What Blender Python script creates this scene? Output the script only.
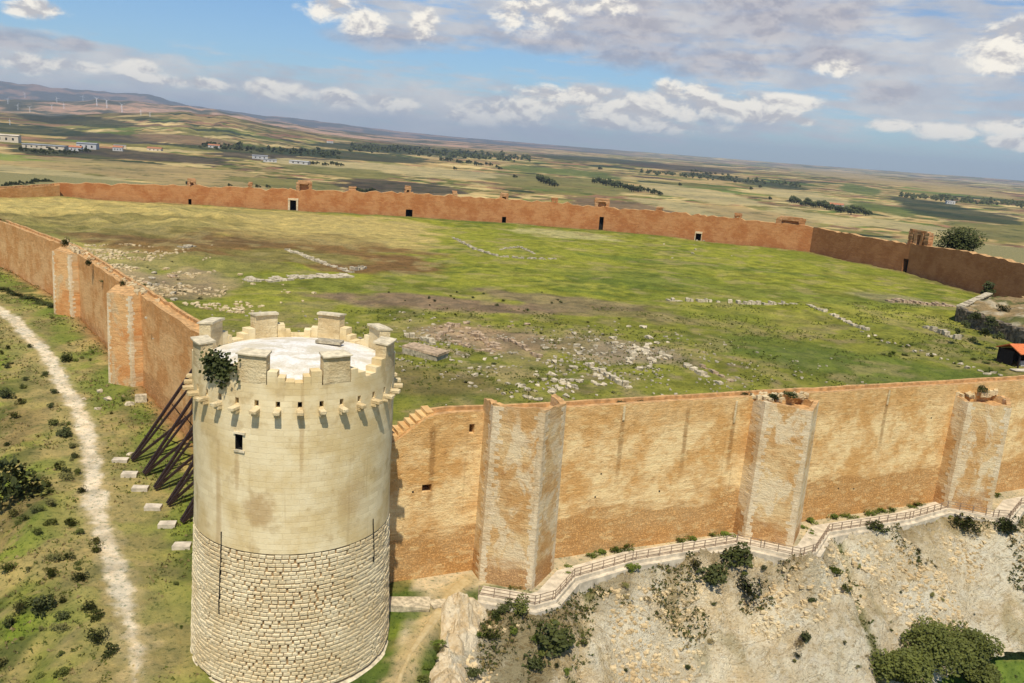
import bpy, bmesh, math, random
import numpy as np
from mathutils import Vector, noise as mnoise
rnd = random.Random(7)
for o in list(bpy.data.objects): bpy.data.objects.remove(o)
S = bpy.context.scene
COL = S.collection

# ------------------------------------------------------------------ camera, sky, sun, exposure
CH, CF, CP, CR = 44.0, 842.0, math.radians(13.2), math.radians(4.25)
cam = bpy.data.cameras.new('camera'); camo = bpy.data.objects.new('camera', cam); COL.objects.link(camo)
cam.sensor_width = 36; cam.lens = 36*CF/1024; cam.clip_end = 200000; cam.clip_start = 1
camo.location = (0, 0, CH)
from mathutils import Matrix
camo.rotation_euler = (Matrix.Rotation(math.pi/2-CP, 3, 'X') @ Matrix.Rotation(CR, 3, 'Z')).to_euler()
S.camera = camo

SUN_EL = math.radians(60)
SUN_DIR = Vector((0.05, -1.0, 0)).normalized()          # horizontal direction TO the sun
sun = bpy.data.lights.new('sun', 'SUN'); sun.energy = 4.6; sun.angle = math.radians(.5); sun.color = (1, .925, .79)
suno = bpy.data.objects.new('sun', sun); COL.objects.link(suno)
sd = Vector((SUN_DIR.x*math.cos(SUN_EL), SUN_DIR.y*math.cos(SUN_EL), math.sin(SUN_EL)))
suno.rotation_euler = sd.to_track_quat('Z', 'Y').to_euler()
suno.location = (0, 0, 120)
S.view_settings.view_transform = 'Standard'; S.view_settings.look = 'None'
S.view_settings.gamma = 1; S.view_settings.exposure = .1; S.view_settings.use_curve_mapping = False
S.render.resolution_x = 1024; S.render.resolution_y = 683

def ray(x, y):
    dx = x-512; dy = y-341.5
    u = dx*math.cos(CR)+dy*math.sin(CR); v = -dx*math.sin(CR)+dy*math.cos(CR)
    return Vector((u, CF*math.cos(CP)-v*math.sin(CP), -CF*math.sin(CP)-v*math.cos(CP))).normalized()
def atz(x, y, z=0.):
    d = ray(x, y); t = (z-CH)/d.z
    return Vector((d.x*t, d.y*t, z))

# node helper
class G:
    def __init__(s, nt):
        s.nt = nt; s.n = nt.nodes; s.l = nt.links
    def new(s, t, **k):
        n = s.n.new(t)
        for a, b in k.items(): setattr(n, a, b)
        return n
    def put(s, sock, v):
        if isinstance(v, bpy.types.NodeSocket): s.l.new(v, sock)
        elif isinstance(v, (tuple, list)) and len(v) == 3 and sock.type == 'RGBA': sock.default_value = (*v, 1)
        else: sock.default_value = v
    def m(s, op, a, b=0., c=0., clamp=False):
        n = s.new('ShaderNodeMath', operation=op, use_clamp=clamp)
        s.put(n.inputs[0], a); s.put(n.inputs[1], b)
        if op in ('MULTIPLY_ADD', 'SMOOTH_MAX', 'SMOOTH_MIN', 'WRAP'): s.put(n.inputs[2], c)
        return n.outputs[0]
    def noise(s, vec, scale, detail=4, rough=.55, dist=0., out=0):
        n = s.new('ShaderNodeTexNoise'); s.put(n.inputs['Vector'], vec)
        n.inputs['Scale'].default_value = scale; n.inputs['Detail'].default_value = detail
        n.inputs['Roughness'].default_value = rough; n.inputs['Distortion'].default_value = dist
        return n.outputs[out]
    def voro(s, vec, scale, feature='F1', out='Distance', rnds=1.):
        n = s.new('ShaderNodeTexVoronoi', feature=feature); s.put(n.inputs['Vector'], vec)
        n.inputs['Scale'].default_value = scale; n.inputs['Randomness'].default_value = rnds
        return n.outputs[out]
    def ramp(s, f, a, b, lo=0., hi=1.):
        n = s.new('ShaderNodeMapRange', interpolation_type='SMOOTHSTEP')
        s.put(n.inputs[0], f); n.inputs[1].default_value = a; n.inputs[2].default_value = b
        n.inputs[3].default_value = lo; n.inputs[4].default_value = hi
        return n.outputs[0]
    def mix(s, f, a, b, blend='MIX'):
        n = s.new('ShaderNodeMix', data_type='RGBA', blend_type=blend)
        s.put(n.inputs[0], f); s.put(n.inputs[6], a); s.put(n.inputs[7], b)
        return n.outputs[2]
    def mapv(s, vec, scale=(1, 1, 1), rot=(0, 0, 0), loc=(0, 0, 0)):
        n = s.new('ShaderNodeMapping'); s.put(n.inputs[0], vec)
        n.inputs['Scale'].default_value = scale; n.inputs['Rotation'].default_value = rot; n.inputs['Location'].default_value = loc
        return n.outputs[0]
    def sep(s, vec):
        n = s.new('ShaderNodeSeparateXYZ'); s.put(n.inputs[0], vec); return n.outputs
    def comb(s, x, y, z):
        n = s.new('ShaderNodeCombineXYZ'); s.put(n.inputs[0], x); s.put(n.inputs[1], y); s.put(n.inputs[2], z); return n.outputs[0]

# ---- world: Nishita sky with a cloud cover placed by direction
world = bpy.data.worlds.new('World'); S.world = world; world.use_nodes = True
g = G(world.node_tree); g.n.clear()
sky = g.new('ShaderNodeTexSky', sky_type='NISHITA', sun_disc=False)
sky.sun_elevation = SUN_EL; sky.sun_rotation = math.atan2(SUN_DIR.x, SUN_DIR.y)
sky.altitude = 150; sky.air_density = 1.0; sky.dust_density = .35; sky.ozone_density = 2.0
tc = g.new('ShaderNodeTexCoord'); vec = tc.outputs['Generated']
sx = g.sep(vec)
az = g.m('MULTIPLY', g.m('ARCTAN2', sx[0], sx[1]), 57.2958)
el = g.m('MULTIPLY', g.m('ARCSINE', sx[2]), 57.2958)
def dirpx(x, y):
    d = ray(x, y); return math.degrees(math.atan2(d.x, d.y)), math.degrees(math.asin(d.z))
ang = g.comb(az, g.m('MULTIPLY', el, 1.7), 0.)
nbig = g.noise(ang, .11, 3, .5)
nmid = g.noise(ang, .42, 6, .62, .3)
ang2 = g.comb(az, g.m('MULTIPLY', g.m('ADD', el, .45), 1.7), 0.)
nmid2 = g.noise(ang2, .42, 6, .62, .3)
relief = g.m('SUBTRACT', nmid, nmid2)
def blobs(lst, pad=1.):
    cur = None
    for (px, py, w, h) in lst:                     # centre pixel, half sizes in pixels
        a, e = dirpx(px, py); k = math.degrees(1/CF)
        A = g.m('MULTIPLY', g.m('SUBTRACT', az, a), 1/(w*k*pad)); Ee = g.m('MULTIPLY', g.m('SUBTRACT', el, e), 1/(h*k*pad))
        # clouds are flat-bottomed: stretch the lower half
        v = g.m('SUBTRACT', 1., g.m('ADD', g.m('MULTIPLY', A, A), g.m('MULTIPLY', Ee, Ee)))
        cur = v if cur is None else g.m('SMOOTH_MAX', cur, v, .3)
    return cur
skyc = g.mix(1., sky.outputs[0], (.66, .88, 1.10), 'MULTIPLY')
# hazy band of thin cloud over most of the sky, open where the photograph is blue
cover = blobs([(150, 92, 330, 34), (420, 110, 260, 36), (720, 18, 320, 40), (930, 60, 260, 60), (660, 112, 220, 24), (60, 60, 140, 22), (950, 110, 110, 26), (420, 22, 80, 22)])
streak = g.noise(g.mapv(ang, (.5, 1.7, 1), (0, 0, math.radians(3))), .5, 5, .6)
cf = g.m('ADD', g.m('MULTIPLY', cover, .5), g.m('MULTIPLY', g.m('SUBTRACT', streak, .5), 2.2))
ca = g.ramp(cf, -.25, .55, 0, .93)
greyc = g.mix(g.ramp(g.noise(ang, .16, 4, .5), .32, .68), (4.9, 5.15, 5.7), (7.3, 7.1, 6.8))
greyc = g.mix(g.ramp(relief, -.12, .12), g.mix(1., greyc, (.92, .92, .94), 'MULTIPLY'), greyc)
c1 = g.mix(ca, skyc, greyc)
# darker grey-lilac cloud bodies
dk = blobs([(640, 22, 120, 26), (760, 12, 130, 30), (560, 42, 90, 14), (880, 92, 30, 12), (700, 60, 110, 16), (15, 40, 34, 10), (75, 44, 18, 6), (385, 38, 60, 14), (690, 117, 26, 5), (820, 60, 80, 14), (620, 52, 60, 10)])
df = g.m('ADD', dk, g.m('MULTIPLY', g.m('SUBTRACT', g.noise(ang, .25, 5, .5, .3), .5), 3.0))
da = g.ramp(df, -.4, 1.1, 0, .75)
c2 = g.mix(da, c1, g.mix(g.ramp(relief, -.14, .12), (3.5, 3.4, 4.0), (5.6, 5.2, 5.3)))
# bright cumulus heads
cu = blobs([(38, 10, 26, 8), (22, 64, 34, 8), (75, 66, 26, 6), (135, 68, 24, 9), (185, 82, 46, 6), (275, 90, 32, 10), (335, 99, 24, 10), (390, 104, 28, 9),
            (330, 8, 28, 14), (362, 22, 26, 14), (424, 24, 14, 16), (530, 16, 34, 17), (600, 6, 30, 10), (505, 112, 46, 14), (545, 104, 30, 12), (610, 116, 46, 12), (680, 92, 34, 12), (730, 106, 60, 13), (650, 108, 70, 14), (570, 96, 60, 10), (640, 124, 80, 8), (760, 116, 40, 8),
            (790, 102, 40, 8), (805, 122, 12, 5), (1006, 50, 34, 20), (892, 125, 22, 6), (948, 130, 30, 8), (1010, 126, 30, 9), (1014, 142, 26, 7), (835, 68, 20, 8), (478, 118, 34, 8)])
uf = g.m('ADD', cu, g.m('MULTIPLY', g.m('SUBTRACT', nmid, .5), 4.2))
ua = g.ramp(uf, -.3, .9, 0, .97)
cuc = g.mix(g.ramp(relief, -.11, .08), (5.6, 5.35, 5.3), (10.4, 9.7, 8.4))
c3 = g.mix(ua, c2, cuc)
bg = g.new('ShaderNodeBackground'); g.put(bg.inputs[0], c3); bg.inputs[1].default_value = .1
wo = g.new('ShaderNodeOutputWorld'); g.l.new(bg.outputs[0], wo.inputs[0])

# ------------------------------------------------------------------ numpy noise and geometry helpers
def vnoise(x, y, seed=0):
    xi = np.floor(x).astype(np.int64); yi = np.floor(y).astype(np.int64); fx = x-xi; fy = y-yi
    fx = fx*fx*(3-2*fx); fy = fy*fy*(3-2*fy)
    def h(a, b):
        k = (a*374761393+b*668265263+seed*974634777) & 0xffffffff
        k = ((k ^ (k >> 13))*1274126177) & 0xffffffff
        return ((k ^ (k >> 16)) & 0xffffff)/float(0xffffff)
    return (h(xi, yi)*(1-fx)+h(xi+1, yi)*fx)*(1-fy)+(h(xi, yi+1)*(1-fx)+h(xi+1, yi+1)*fx)*fy
def fbm(x, y, s=1., o=4, seed=0):
    r = 0; a = .5; x = x/s; y = y/s
    for i in range(o):
        r = r+a*vnoise(x, y, seed+i*17); x = x*2.03+5.1; y = y*2.03+1.7; a *= .5
    return r/(1-.5**o)                           # 0..1
def segd(x, y, poly, closed=False):
    best = np.full(np.shape(x), 1e9); n = len(poly)
    for i in range(n if closed else n-1):
        ax, ay = poly[i][:2]; bx, by = poly[(i+1) % n][:2]
        dx, dy = bx-ax, by-ay; L = dx*dx+dy*dy
        t = np.clip(((x-ax)*dx+(y-ay)*dy)/L, 0, 1)
        best = np.minimum(best, np.hypot(x-ax-t*dx, y-ay-t*dy))
    return best
def inpoly(x, y, poly):
    ins = np.zeros(np.shape(x), bool); n = len(poly)
    for i in range(n):
        ax, ay = poly[i][:2]; bx, by = poly[(i+1) % n][:2]
        c = ((ay > y) != (by > y)) & (x < (bx-ax)*(y-ay)/((by-ay) if by != ay else 1e-9)+ax)
        ins ^= c
    return ins
def outd(x, y, poly):
    return np.where(inpoly(x, y, poly), 0., segd(x, y, poly, True))

FA = lambda x: 76.3+.46*(x+10.6)                 # outer face line of the front wall
TWR = (-17.6, 66.9)
LW = [(-16, 75.4), (-42.5, 107.9), (-92, 169.5), (-124, 200), (-152, 226), (-170, 262), (-160, 289)]
BW = [(-160, 289), (-117.5, 308.5), (-81, 317), (-46.2, 324), (-8, 332), (31.5, 333), (67, 319), (104, 303)]
RW = [(104, 303), (120.5, 262), (128.5, 212), (150, 151)]
FORT = [(-16, 73.8), (150, 150.2)]+RW[::-1][1:]+BW[::-1][1:]+LW[::-1][1:-1]
# outer edge of the railed walkway, measured at ground level
EDGE = [tuple(atz(px, py, .5)[:2]) for px, py in ((478, 598), (535, 608), (556, 602), (575, 580), (633, 563), (737, 545), (760, 550), (800, 559), (816, 554), (829, 534), (910, 521), (948, 510), (993, 519), (1011, 520), (1021, 507))]
UPL = [(-600, -300), (-60, 0), (-30, 36), (-16, 52), (-9.5, 58), (-6.5, 64), (-5.2, 71)]+EDGE+[(95, 121), (160, 150), (600, 350), (600, 900), (-600, 900)]
LWX = [(30, 18.5), (-22, 82.6), (-42.5, 107.9), (-92, 169.5), (-124, 200), (-170, 240), (-400, 420)]
LREG = LWX+[(-1500, 420), (-1500, -1500), (30, -1500)]

def ho(x, y, detail=True):
    x = np.asarray(x, float); y = np.asarray(y, float)
    gz = np.interp(y, [60, 80, 105, 130, 170, 210, 320], [0, .2, 1.2, 3.2, 5.6, 6.5, 8])
    left = inpoly(x, y, LREG)
    dl = np.where(left, segd(x, y, LWX), 0.)
    t = np.maximum(0, dl-np.interp(y, [50, 100, 150, 200], [21, 18.5, 15, 14.5]))
    ts = np.where(t < 6, t*t/12, t-3)
    zl = gz-(.52*np.minimum(ts, 40)+.18*np.maximum(0, ts-40))
    z = np.where(left, zl, .35)
    de = outd(x, y, UPL)
    k = np.interp(x, [-10, -2, 4], [.45, .62, .93])
    dr = np.where(de < 14, k*de, k*14+.04*(de-14))
    z = z-dr
    back = (~left) & (~inpoly(x, y, FORT)) & ((y > 240) | (x > 150))
    d = outd(x, y, FORT)
    z = np.where(back, 8-.12*d, z)
    if detail:
        a = np.interp(np.maximum(t, de), [0, 5], [.25, 1.])
        z = z+a*((fbm(x, y, 9, 4, 3)-.5)*2.2+(fbm(x, y, 1.9, 3, 9)-.5)*.7)
    z = z+np.where(left & (dl > 19), (fbm(x, y, 5.5, 3, 6)-.5)*1.8, 0) if detail else z
    return np.maximum(z, -54.)
def hi(x, y):
    x = np.asarray(x, float); y = np.asarray(y, float)
    z = 14.+(fbm(x, y, 26, 3, 21)-.5)*1.3+(fbm(x, y, 5, 3, 5)-.5)*.45
    m = np.exp(-(((x+112)/42)**2+((y-238)/44)**2))       # dry mound in the far left corner
    z = z+m*(3.0+3.4*(fbm(x, y, 13, 4, 31)-.5)*2)
    m2 = np.exp(-(((x+72)/24)**2+((y-178)/20)**2))
    z = z+m2*(1.4+(fbm(x, y, 7, 4, 37)-.5)*2.4)
    m3 = np.exp(-(((x-2)/22)**2+((y-125)/12)**2))
    z = z+m3*(fbm(x, y, 3.5, 3, 41)-.5)*1.6
    dl = segd(x, y, LW)                                   # earth banked up behind the left wall
    z = z+1.2*np.exp(-(dl/9)**2)
    return z
def hit(px, py, f):
    d = ray(px, py); z = float(f(np.array([0.]), np.array([120.]))[0]) if False else 5.
    lo = 30.; p = None; prev = None
    t = np.linspace(45, 900, 3000); X = d.x*t; Y = d.y*t; Z = CH+d.z*t
    b = Z < f(X, Y)
    i = int(np.argmax(b)) if b.any() else len(t)-1
    return Vector((X[i], Y[i], float(f(X[i:i+1], Y[i:i+1])[0])))

# ------------------------------------------------------------------ object helpers
def link(name, me, mat, parent=None, smooth=False):
    if mat:
        for mm in (mat if isinstance(mat, (list, tuple)) else [mat]): me.materials.append(mm)
    if smooth:
        me.polygons.foreach_set('use_smooth', [True]*len(me.polygons))
    o = bpy.data.objects.new(name, me); COL.objects.link(o)
    if parent: o.parent = parent
    return o
class MB:
    """collects faces; build() links them as ONE mesh object"""
    def __init__(s): s.v = []; s.f = []; s.mi = []
    def add(s, vs, fs, mi=0):
        b = len(s.v); s.v += [tuple(v) for v in vs]; s.f += [tuple(b+i for i in f) for f in fs]; s.mi += [mi]*len(fs)
    def quad(s, a, b, c, d, mi=0): s.add([a, b, c, d], [(0, 1, 2, 3)], mi)
    def box(s, c, sz, rz=0., jit=0., mi=0, tilt=0.):
        cx, cy, cz = c; hx, hy, hz = sz[0]/2, sz[1]/2, sz[2]/2; vs = []
        for sx_, sy_, sz_ in ((-1, -1, -1), (1, -1, -1), (1, 1, -1), (-1, 1, -1), (-1, -1, 1), (1, -1, 1), (1, 1, 1), (-1, 1, 1)):
            x = sx_*hx+rnd.uniform(-jit, jit); y = sy_*hy+rnd.uniform(-jit, jit); z = sz_*hz+rnd.uniform(-jit, jit)*.7+x*tilt
            vs.append((cx+x*math.cos(rz)-y*math.sin(rz), cy+x*math.sin(rz)+y*math.cos(rz), cz+z))
        s.add(vs, [(0, 3, 2, 1), (4, 5, 6, 7), (0, 1, 5, 4), (1, 2, 6, 5), (2, 3, 7, 6), (3, 0, 4, 7)], mi)
    def bar(s, a, b, w, h=None, mi=0):
        a = Vector(a); b = Vector(b); h = h or w; d = (b-a).normalized()
        u = d.cross(Vector((0, 0, 1)));  u = u.normalized() if u.length > 1e-3 else Vector((1, 0, 0)); n = u.cross(d)
        vs = []
        for p in (a, b):
            for q, r in ((-1, -1), (1, -1), (1, 1), (-1, 1)): vs.append(p+u*q*w/2+n*r*h/2)
        s.add(vs, [(3, 2, 1, 0), (4, 5, 6, 7), (0, 1, 5, 4), (1, 2, 6, 5), (2, 3, 7, 6), (3, 0, 4, 7)], mi)
    def tube(s, a, b, r0, r1, n=8, mi=0):
        a = Vector(a); b = Vector(b); d = (b-a).normalized(); u = d.orthogonal().normalized(); w = d.cross(u); vs = []
        for p, r in ((a, r0), (b, r1)):
            for i in range(n):
                t = 2*math.pi*i/n; vs.append(p+(u*math.cos(t)+w*math.sin(t))*r)
        s.add(vs, [(i, (i+1) % n, n+(i+1) % n, n+i) for i in range(n)]+[tuple(range(n))[::-1], tuple(range(n, 2*n))], mi)
    def prism(s, poly, z0, z1, mi=0):
        n = len(poly); z1 = z1 if isinstance(z1, (list, tuple)) else [z1]*n
        s.add([(p[0], p[1], z0) for p in poly]+[(p[0], p[1], z1[i]) for i, p in enumerate(poly)],
              [(i, (i+1) % n, n+(i+1) % n, n+i) for i in range(n)]+[tuple(range(n))[::-1], tuple(range(n, 2*n))], mi)
    def build(s, name, mat, parent=None, smooth=False):
        me = bpy.data.meshes.new(name); me.from_pydata(s.v, [], s.f); me.update()
        o = link(name, me, mat, parent, smooth)
        if any(s.mi): me.polygons.foreach_set('material_index', s.mi)
        return o
def tag(o, label=None, cat=None, group=None, kind=None):
    if label: o['label'] = label
    if cat: o['category'] = cat
    if group: o['group'] = group
    if kind: o['kind'] = kind
    return o
def empty(name, loc, label, cat, group=None, rz=0.):
    o = bpy.data.objects.new(name, None); COL.objects.link(o); o.location = loc; o.rotation_euler[2] = rz
    o.empty_display_size = .5
    return tag(o, label, cat, group)
def copy_tree(o, parent=None):
    c = o.copy(); COL.objects.link(c); c.parent = parent
    for ch in [q for q in bpy.data.objects if q.parent == o]: copy_tree(ch, c)
    return c
def heightmesh(name, xs, ys, zf, keep, mat, colf=None):
    X, Y = np.meshgrid(xs, ys); Z = zf(X, Y); K = keep(X, Y)
    nx = len(xs); idx = np.arange(X.size).reshape(X.shape)
    kk = K[:-1, :-1] & K[1:, :-1] & K[:-1, 1:] & K[1:, 1:]
    q = np.stack([idx[:-1, :-1][kk], idx[:-1, 1:][kk], idx[1:, 1:][kk], idx[1:, :-1][kk]], 1)
    used = np.unique(q); mp = -np.ones(X.size, int); mp[used] = np.arange(len(used)); q = mp[q]
    V = np.stack([X.ravel()[used], Y.ravel()[used], Z.ravel()[used]], 1)
    me = bpy.data.meshes.new(name); me.vertices.add(len(V)); me.vertices.foreach_set('co', V.ravel())
    me.loops.add(q.size); me.loops.foreach_set('vertex_index', q.ravel())
    me.polygons.add(len(q)); me.polygons.foreach_set('loop_start', np.arange(0, q.size, 4))
    me.update(calc_edges=True); me.validate()
    if colf is not None:
        c = colf(V[:, 0], V[:, 1]); c = np.concatenate([c, np.ones((len(c), 1))], 1)
        a = me.color_attributes.new('tint', 'FLOAT_COLOR', 'POINT'); a.data.foreach_set('color', c.ravel())
    return link(name, me, mat, smooth=True)

# ------------------------------------------------------------------ materials
def material(name, rough=.9, spec=.2):
    m = bpy.data.materials.new(name); m.use_nodes = True; gg = G(m.node_tree)
    b = m.node_tree.nodes['Principled BSDF']; b.inputs['Roughness'].default_value = rough
    b.inputs['Specular IOR Level'].default_value = spec
    gg.b = b
    gg.pos = gg.new('ShaderNodeNewGeometry').outputs['Position']
    gg.mat = m
    return gg
def finish(gg, col, bump=None, strength=.5, dist=.1):
    gg.put(gg.b.inputs['Base Color'], col)
    if bump is not None:
        bn = gg.new('ShaderNodeBump'); bn.inputs['Strength'].default_value = strength; bn.inputs['Distance'].default_value = dist
        gg.put(bn.inputs['Height'], bump); gg.l.new(bn.outputs[0], gg.b.inputs['Normal'])
    return gg.mat
def plain_mat(name, c, rough=.8, var=.25, sc=3.):
    k = material(name, rough)
    n = k.noise(k.pos, sc, 4)
    return finish(k, k.mix(k.ramp(n, .3, .7), tuple(v*(1-var) for v in c), tuple(min(1, v*(1+var)) for v in c)))

def masonry(name, lo, hi_, dark, rz, band=True, pale=None, coarse=1., zfoot=.5, bandtop=6.5, streaks=()):
    """weathered rubble and brick face; rz turns the courses to the wall's direction"""
    k = material(name, .95, .1)
    p = k.mapv(k.pos, (1, 1, 1), (0, 0, -rz)); s = k.sep(p); uv = k.comb(s[0], s[2], 0.); zz = s[2]
    wv = k.mix(.15, uv, k.noise(k.pos, .7, 3, out=1))
    stra = k.noise(k.mapv(wv, (.55/coarse, 3.4/coarse, 1)), 1., 5, .7)           # broken courses
    blk = k.voro(k.mapv(wv, (1.5/coarse, 3.4/coarse, 1)), 1., 'F1', 'Color')       # single stones
    bv = k.sep(blk)[0]
    n1 = k.noise(k.pos, .22, 5, .65); n2 = k.noise(k.pos, 1.1, 6, .68); n3 = k.noise(k.pos, 5.5, 4, .7)
    st = k.noise(k.mapv(uv, (.9, .05, 1)), 1., 5, .65)
    c = k.mix(k.ramp(n1, .38, .60), lo, hi_)
    c = k.mix(k.ramp(stra, .48, .70, 0, .55), c, lo)
    c = k.mix(k.ramp(n2, .55, .70, 0, .5), c, dark)
    if pale: c = k.mix(k.ramp(k.noise(k.mapv(uv, (.42, .22, 1)), 1., 6, .66, .5), .48, .58, 0, .85), c, pale)
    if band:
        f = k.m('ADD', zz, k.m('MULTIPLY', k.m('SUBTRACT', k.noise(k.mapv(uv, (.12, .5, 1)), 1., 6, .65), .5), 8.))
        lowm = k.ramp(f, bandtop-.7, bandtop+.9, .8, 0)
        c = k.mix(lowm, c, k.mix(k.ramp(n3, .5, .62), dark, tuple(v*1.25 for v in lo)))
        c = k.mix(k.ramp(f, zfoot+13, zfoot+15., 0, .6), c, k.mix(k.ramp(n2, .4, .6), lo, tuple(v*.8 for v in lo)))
    for s0, w_ in streaks:
        d = k.m('ABSOLUTE', k.m('SUBTRACT', k.m('ADD', s[0], k.m('MULTIPLY', k.m('SUBTRACT', n2, .5), .5)), s0))
        mk = k.m('MULTIPLY', k.ramp(d, w_, w_*.3, 0, .6), k.m('MULTIPLY', k.ramp(zz, 7., 12.), k.ramp(zz, 17.2, 16.)))
        c = k.mix(mk, c, tuple(v*.7 for v in dark))
    c = k.mix(k.ramp(st, .60, .74, 0, .3), c, tuple(v*.55 for v in dark))
    c = k.mix(k.ramp(bv, .0, .25, .22, 0), c, dark)
    c = k.mix(k.ramp(bv, .75, 1., 0, .25), c, tuple(min(1, v*1.25) for v in hi_))
    c = k.mix(k.ramp(n3, .58, .74, 0, .5), c, tuple(v*.55 for v in dark))
    c = k.mix(k.ramp(n3, .42, .28, 0, .45), c, tuple(min(1, v*1.25) for v in hi_))
    h = k.m('ADD', k.m('MULTIPLY', stra, .9), k.m('ADD', k.m('MULTIPLY', n3, 1.2), k.m('MULTIPLY', n2, 1.6)))
    return finish(k, c, h, .65, .14)

AF = math.atan(.46); AL = math.atan2(.775, -.63)
M = {}
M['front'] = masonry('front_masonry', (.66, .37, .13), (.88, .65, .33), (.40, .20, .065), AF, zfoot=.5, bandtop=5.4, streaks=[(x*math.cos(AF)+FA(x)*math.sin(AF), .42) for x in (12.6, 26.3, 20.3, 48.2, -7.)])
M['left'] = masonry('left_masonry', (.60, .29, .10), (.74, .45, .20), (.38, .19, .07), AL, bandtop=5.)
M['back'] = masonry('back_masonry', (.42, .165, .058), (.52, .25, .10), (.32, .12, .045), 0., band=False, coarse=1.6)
M['right'] = masonry('right_masonry', (.30, .13, .05), (.38, .18, .075), (.24, .10, .04), math.radians(-75), band=False, coarse=1.6)  # back masonry in darker tones, painting in this wall's weaker sunlight
M['prow'] = masonry('prow_masonry', (.56, .32, .12), (.70, .51, .26), (.36, .17, .055), AF-.5, bandtop=2.6, zfoot=3., pale=(.74, .61, .39))
M['prow_red'] = masonry('prow_red_masonry', (.60, .27, .09), (.70, .42, .18), (.36, .17, .06), AL, band=False, pale=(.60, .44, .24))
M['quoin'] = masonry('quoin_stone', (.62, .46, .26), (.76, .63, .42), (.42, .27, .12), AF, band=False, coarse=1.5)
M['walltop'] = plain_mat('wall_top_mortar', (.50, .29, .12), .95, .3, 1.5)
M['brokenstone'] = masonry('broken_stone', (.54, .40, .21), (.70, .56, .33), (.26, .17, .08), 0., band=False)
M['redruin'] = masonry('ruined_brick', (.42, .19, .075), (.52, .30, .15), (.20, .09, .04), 0., band=False)
M['palestone'] = plain_mat('pale_limestone', (.50, .42, .28), .9, .35, 2.5)
M['greystone'] = plain_mat('weathered_limestone', (.40, .34, .23), .9, .35, 2.5)
M['pinkstone'] = plain_mat('brown_rubble', (.40, .29, .18), .9, .35, 2.)
M['concrete'] = plain_mat('concrete', (.56, .48, .35), .9, .22, 1.2)
M['iron'] = plain_mat('rusty_dark_iron', (.035, .02, .016), .6, .4, 4)
M['railwood'] = plain_mat('railing_wood', (.30, .22, .15), .8, .3, 4)
M['bark'] = plain_mat('bark', (.12, .08, .05), .9, .3, 4)
M['white'] = plain_mat('white_paint', (.52, .50, .46), .6, .06, .05)
M['cream'] = plain_mat('cream_render', (.62, .52, .38), .8, .12, .05)
M['tile'] = plain_mat('roof_tile', (.42, .17, .08), .8, .3, .5)
M['orangetile'] = plain_mat('orange_roof_tile', (.62, .17, .055), .7, .2, 3)
M['shaded_wood'] = plain_mat('shaded_timber', (.03, .02, .015), .8, .3, 3)  # timber coloured near-black for the shade under the hut roof
M['unlit_black'] = plain_mat('dark_opening', (.02, .018, .015), .9, .2, 3)  # near-black paint for the unlit depth of openings, holes, windows and cracks
M['turbine'] = plain_mat('turbine_white', (.85, .85, .85), .5, .02, 3)
M['greyroof'] = plain_mat('grey_roof', (.30, .30, .30), .7, .1, .1)

def leafmat(name, a, b):
    k = material(name, .7, .25)
    oi = k.new('ShaderNodeObjectInfo').outputs['Random']
    n = k.noise(k.pos, 1.1, 3); n2 = k.noise(k.pos, 9., 2)
    c = k.mix(k.m('ADD', k.ramp(n, .3, .7, 0, .6), k.m('MULTIPLY', n2, .4)), a, b)
    c = k.mix(k.m('MULTIPLY', oi, .35), c, tuple(v*1.5 for v in b))
    return finish(k, c)
M['leaf'] = leafmat('shrub_leaf', (.034, .042, .008), (.12, .13, .022))
M['leafdark'] = leafmat('dark_leaf', (.020, .026, .006), (.062, .070, .014))
M['leafolive'] = leafmat('olive_leaf', (.07, .07, .018), (.17, .155, .045))
M['leafgreen'] = leafmat('green_leaf', (.045, .065, .008), (.12, .15, .016))
M['dry'] = leafmat('dry_weed', (.14, .10, .04), (.26, .20, .08))

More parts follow.
